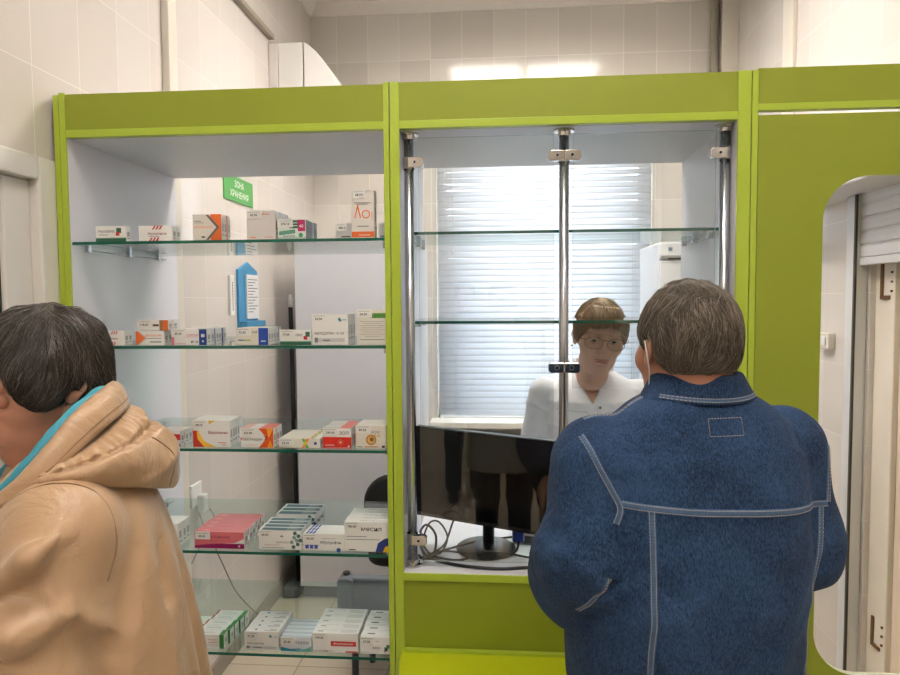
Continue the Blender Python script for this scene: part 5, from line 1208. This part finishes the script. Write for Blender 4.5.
# ================================================================= the pharmacist behind the glass
pha = thing('person', 'fair haired woman in white blouse and thin glasses standing behind the service window', 'person', (.325, 2.47, 0), math.radians(180))
Psec = [(.95, 0, 0, .165, .11), (1.02, 0, .0, .155, .105), (1.10, 0, 0, .150, .105), (1.18, 0, .012, .165, .118), (1.24, 0, .012, .172, .112), (1.28, 0, .0, .165, .095), (1.305, 0, -.005, .14, .082), (1.33, 0, -.008, .095, .066), (1.352, 0, -.008, .066, .056)]
pLS, pLE, pLH = (-.172, -.005, 1.255), (-.215, -.02, 1.00), (-.19, .10, .80)
pRS, pRE, pRH = (.172, -.005, 1.262), (.222, -.02, 1.01), (.20, .10, .81)
def pblouse(P):
    x, y, z = P; d = loft(P, Psec, 2.2)
    aw = .004 * ridge(z * 16 + y * 8, x * 6, y * 7) * np.clip((1.26 - z) * 8, 0, 1)
    for s, S0, E0, H0 in ((-1, pLS, pLE, pLH), (1, pRS, pRE, pRH)):
        d = smin(d, chain(P, [S0, E0, H0], [.056, .047, .034], .03) - aw, .02)
        n = (Vector(H0) - Vector(E0)).normalized(); pl = (x - H0[0]) * n[0] + (y - H0[1]) * n[1] + (z - H0[2]) * n[2]
        near = np.sqrt((x - H0[0]) ** 2 + (y - H0[1]) ** 2 + (z - H0[2]) ** 2) - .12
        d = np.maximum(d, np.where(near < 0, pl, -1))
    d = d - .006 * crease(x * 9 + z * 6, y * 5, z * 9 - x * 7, 4) * np.clip((1.30 - z) * 7, 0, 1)
    # V neckline
    v = np.maximum(np.abs(x - .012) - .055 * np.clip((z - 1.235) / .10, 0, 1) , -(y - .02)); d = smax(d, -v, .004)
    return smax(d, .955 - z, .005)
M_blouse = mat('white_blouse', (236, 236, 242), .7, sheen=.1, bump=(150, .15, .001))
pb_ = part('blouse', pblouse, (-.3, -.15, .76), (.3, .2, 1.38), .0042, M_blouse, pha)
pbv = bvh_of(pb_.data)
def pcollar(P):
    x, y, z = P; top = 1.384 - .85 * np.clip(y - .0, 0, 1); rx, ry = .062 + (top - z) * .42, .056 + (top - z) * .4
    rr = np.sqrt((x / rx) ** 2 + ((y + .006) / (ry + .22 * np.clip(y, 0, 1))) ** 2); d = np.abs(rr - 1) * ry - .0038
    d = smax(d, z - top, .003); d = smax(d, top - .034 - z, .003); return smax(d, (.0 + .016) - np.abs(x - .008) - np.clip(.05 - y, 0, 1) * 5, .003)
part('blouse_collar', pcollar, (-.11, -.09, 1.24), (.11, .12, 1.40), .0026, M_blouse, pha)
line_on('placket_seam', pbv, [(-.004, .16, 1.235), (-.005, .16, 1.15), (-.005, .15, 1.05)], mat('seam_grey', (176, 176, 184), .7), pha, r=.0009)
line_on('chest_seam', pbv, [(-.15, .1, 1.215), (-.09, .15, 1.213), (-.03, .16, 1.21)], MATS['seam_grey'], pha, r=.0009)
line_on('chest_seam', pbv, [(.15, .1, 1.215), (.09, .15, 1.213), (.03, .16, 1.21)], MATS['seam_grey'], pha, r=.0009)
for z in (1.225, 1.165, 1.105):
    h = pbv.ray_cast(Vector((-.012, .5, z)), Vector((0, -1, 0)))
    bm = bmesh.new(); tube(bm, [h[0] - Vector((0, .001, 0)), h[0] + Vector((0, .003, 0))], .005, 12); obj('button', bm, mat('button_grey', (120, 122, 132), .3), pha)
phc = np.array((-.006, .128 - .0, 1.473)); PR = rotm('Y', -6) @ rotm('Z', 3) @ rotm('X', -6); PS = 1.06
def phead(P):
    q = [v / PS for v in man_shape(P, phc, PR)]; return smin(head_field(q, jaw=.93, neckr=.047, nose=.85) * PS, cone(P, (0, .07, 1.38), (0, -.0, 1.30), .05, .058), .03)
def pbody(P):
    d = loft(P, [(z, cx, cy, rx - .018, ry - .018) for z, cx, cy, rx, ry in Psec], 2.2)
    d = smin(d, chain(P, [pLS, pLE, pLH], [.04, .034, .024], .03), .02); return smin(d, chain(P, [pRS, pRE, pRH], [.04, .034, .024], .03), .02)
ph1 = hand_mat((pLH[0], pLH[1] + .01, pLH[2] - .012), (.1, .55, -.8), (0, .8, .5), 1); ph2 = hand_mat((pRH[0], pRH[1] + .01, pRH[2] - .012), (-.1, .55, -.8), (0, .8, .5), -1)
prt = [outward(*mesh_sdf(phead, (-.15, -.08, 1.24), (.15, .29, 1.63), .0028)), outward(*mesh_sdf(pbody, (-.3, -.15, .76), (.3, .2, 1.37), .008)),
       outward(*mesh_sdf(lambda P: hand_field(P, ph1, .4, .92), (pLH[0] - .13, pLH[1] - .08, pLH[2] - .22), (pLH[0] + .13, pLH[1] + .2, pLH[2] + .1), .003)),
       outward(*mesh_sdf(lambda P: hand_field(P, ph2, .4, .92), (pRH[0] - .13, pRH[1] - .08, pRH[2] - .22), (pRH[0] + .13, pRH[1] + .2, pRH[2] + .1), .003))]
p, q = merge(prt); mobj('body', to_mesh(p, q, 'body'), SKIN2, pha)
PT = Matrix.Translation(Vector(phc)) @ Matrix([list(r) for r in PR]).to_4x4() @ Matrix.Scale(PS, 4)
eyes(pha, PT, 'grey', .0028, SKIN2)
def phair(P):
    q = [v / PS for v in man_shape(P, phc, PR)]; x, y, z = q; ax = np.abs(x)
    d = ell(q, (0, -.014, .032), (.079, .102, .092)); d = smin(d, ell(q, (0, -.085, .0), (.045, .05, .05)), .02)
    d = smin(d, ell((ax, y, z), (.073, .020, .028), (.012, .034, .042)), .014)       # locks beside the face
    fr = -ell(q, (-.014, .125, -.042), (.076, .095, .096)); d = smax(d, fr + .007 * vnoise(x * 70, y * 10, z * 12), .008)
    d = smax(d, -ell(q, (0, .06, -.10), (.12, .085, .07)), .012)
    d = smax(d, -(z + .066 - .2 * np.clip(y, 0, 1)), .012)
    return (d - .0025 * ridge(x * 45, y * 20, z * 10) ) * PS
M_hair_b = mat('hair_fair', (164, 136, 102), .5, noise=(50, .3), bump=(400, .6, .002))
M_hair_b2 = strand_mat('hair_fair_strands', (118, 92, 64), (184, 156, 120), (230, 210, 180))
phm = part('hair', phair, (-.14, -.06, 1.36), (.14, .28, 1.63), .003, M_hair_b, pha)
pcr = PT @ Vector((.01, .0, .125))
def flow_p(p, n):
    q = p - pcr; d = Vector((q.x * 1.3, q.y, 0)); d = d.normalized() if d.length > .001 else Vector((0, 1, 0))
    return d * .8 + Vector((0, 0, -.8))
strands('hair_strands', phm.data, 5000, flow_p, M_hair_b2, phm, L=10, step=.0065, r=.0006, lift=.003, wild=.16, clump=.25, seed=9)
bm = bmesh.new()
for s in (-1, 1): tube(bm, [PT @ Vector((s * .014, .0905, .019)), PT @ Vector((s * .032, .0895, .0245)), PT @ Vector((s * .048, .077, .018))], [.0012, .0016, .0007], 6, sub=4)
obj('eyebrows', bm, M_hair_b, pha)
bm = bmesh.new()   # lips, tinted
for zc_, w_, t_ in ((-.0588, .0225, .0038), (-.0672, .0195, .0046)):
    bmesh.ops.create_uvsphere(bm, u_segments=16, v_segments=10, radius=1.0, matrix=PT @ Matrix.Translation((0, .0965, zc_)) @ Matrix.Diagonal((w_, .0062, t_, 1)))
for f in bm.faces: f.smooth = True
obj('lips', bm, mat('lip_rose', (196, 134, 120), .4), pha)
rw = random.Random(4)
bm = bmesh.new()
for k in range(150):
    x0 = rw.uniform(-.045, .04); x2 = x0 * 1.35 + rw.uniform(-.012, .012); z2 = .043 - abs(x2) * .35 + rw.uniform(-.012, .01); y2 = .099 - (x2 / .075) ** 2 * .034
    tube(bm, [PT @ Vector((x0, .062 - abs(x0) * .3, .105)), PT @ Vector(((x0 + x2) / 2, .090 - (x0 / .075) ** 2 * .03, .076)), PT @ Vector((x2, y2, z2))], lambda t: .0009 * (1 - .8 * t), 3, sub=4)
obj('fringe', bm, M_hair_b2, phm)
# glasses rest on her nose: worn by her, a thing of their own
gl = thing('eyeglasses', 'thin metal framed glasses worn by the fair haired woman behind the glass', 'glasses', (.325, 2.47, 0), math.radians(180))
bm = bmesh.new()
for s in (-1, 1):
    L = []
    for k in range(29):
        a = 2 * PI * k / 28; cx, cz = s * .0345, -.006
        L.append(PT @ Vector((cx + .0275 * (abs(math.cos(a)) ** .85) * (1 if math.cos(a) > 0 else -1), .112 - abs(math.cos(a) * s + 1) * .003, cz + .0185 * (abs(math.sin(a)) ** .9) * (1 if math.sin(a) > 0 else -1))))
    tube(bm, L, .0009, 6)
tube(bm, [PT @ Vector((-.009, .1115, .002)), PT @ Vector((0, .1145, .006)), PT @ Vector((.009, .1115, .002))], .0010, 6, sub=5)
obj('frame', bm, mat('glasses_metal', (92, 82, 74), .3, .8), gl)
for s in (-1, 1):
    bm = bmesh.new(); tube(bm, [PT @ Vector((s * .061, .107, .002)), PT @ Vector((s * .076, .095, .004)), PT @ Vector((s * .083, .05, .006)), PT @ Vector((s * .087, -.005, .008)), PT @ Vector((s * .086, -.02, -.008))], .0010, 6, sub=4)
    obj('temple_arm', bm, MATS['glasses_metal'], gl)
    bm = bmesh.new(); vs = [bm.verts.new(PT @ Vector((s * .0345 + .0268 * math.cos(2 * PI * k / 28), .110, -.006 + .0178 * math.sin(2 * PI * k / 28)))) for k in range(28)]; bm.faces.new(vs)
    obj('lens', bm, clearglass('lens_glass', (248, 250, 250), ior=1.3), gl)
bm = bmesh.new(); bmesh.ops.create_uvsphere(bm, u_segments=12, v_segments=8, radius=.004, matrix=PT @ Matrix.Translation((.084, -.002, -.038))); obj('earring', bm, mat('gold', (206, 170, 110), .25, .9), pha)
legs_parts(pha, .90, .085, .0, .10, M_trous, M_shoe)

# ================================================================= people in the customer area, seen mirrored in the glass
def plain_person(label, loc, rz, H, coat, hem, hairm, arms, secs_w=1.0, trous=M_trous):
    t = thing('person', label, 'person', loc, math.radians(rz)); k = H / 1.70
    secs = [(hem, 0, 0, .215, .165), (.9 * k, 0, 0, .20, .15), (1.1 * k, 0, 0, .19, .14), (1.3 * k, 0, 0, .19, .13), (1.38 * k, 0, 0, .165, .11), (1.42 * k, 0, 0, .11, .085), (1.455 * k, 0, 0, .07, .065)]
    def g(P):
        d = loft(P, secs, 2.3)
        for a in arms: d = smin(d, chain(P, a, [.062, .056, .042], .03), .02)
        return d - .005 * crease(P[0] * 7, P[1] * 7, P[2] * 5, 3)
    part('coat', g, (-.36, -.25, hem - .03), (.36, .42, 1.62 * k), .009, coat, t)
    hc_ = (0, .01, H - .125)
    def hf(P): return head_field([P[0] - hc_[0], P[1] - hc_[1], P[2] - hc_[2]])
    bits = [outward(*mesh_sdf(hf, (-.12, -.13, H - .28), (.12, .15, H + .01), .004))]
    for a, s in zip(arms, (1, -1)):
        E_, W_ = Vector(a[1]), Vector(a[2]); f = (W_ - E_).normalized(); hm_ = hand_mat(W_ + f * .01, f, (0, -.6, .5), s)
        bits.append(outward(*mesh_sdf(lambda P, hm_=hm_: hand_field(P, hm_, .7, .95), W_ - Vector((.17, .17, .2)), W_ + Vector((.17, .2, .22)), .004)))
    p_, q_ = merge(bits); mobj('body', to_mesh(p_, q_, 'body'), SKIN2, t)
    def hh(P):
        q = [P[0] - hc_[0], P[1] - hc_[1], P[2] - hc_[2]]; d = ell(q, (0, -.016, .034), (.084, .105, .092)); d = smax(d, q[1] - .055 - .3 * q[2], .01); return smax(d, -(q[2] + .05 - .4 * np.clip(q[1] + .04, 0, 1)), .01)
    part('hair', hh, (-.12, -.14, H - .22), (.12, .14, H + .03), .005, hairm, t)
    legs_parts(t, .86 * k, .09, .0, .098, trous, mat('dark_brown_leather', (52, 32, 24), .35)); return t
plain_person('person in long grey coat holding up a phone, mirrored in the left glass pane', (.0, -.34, 0), 0, 1.72, mat('grey_coat', (136, 134, 130), .8), .62, M_hair_w,
             [[(-.175, 0, 1.39), (-.23, .13, 1.17), (-.105, .235, 1.50)], [(.175, 0, 1.39), (.23, .13, 1.17), (.105, .235, 1.50)]])
phn = thing('phone', 'black phone held up by the person in the long grey coat', 'phone', (0, -.055, 1.59))
obj('phone_body', BOX(-.075, .075, -.004, .004, -.037, .037), M_black, phn, bevel=.003)
obj('phone_screen', BOX(-.071, .071, -.0048, -.0041, -.034, .034), M_blackgloss, phn)
plain_person('person in dark clothes standing farthest back, mirrored in the left glass pane', (-.30, -1.75, 0), -10, 1.76, mat('black_coat', (30, 31, 36), .8), .80, M_hair_w,
             [[(-.18, 0, 1.42), (-.24, .0, 1.14), (-.22, .08, .90)], [(.18, 0, 1.42), (.24, .0, 1.14), (.22, .08, .90)]])
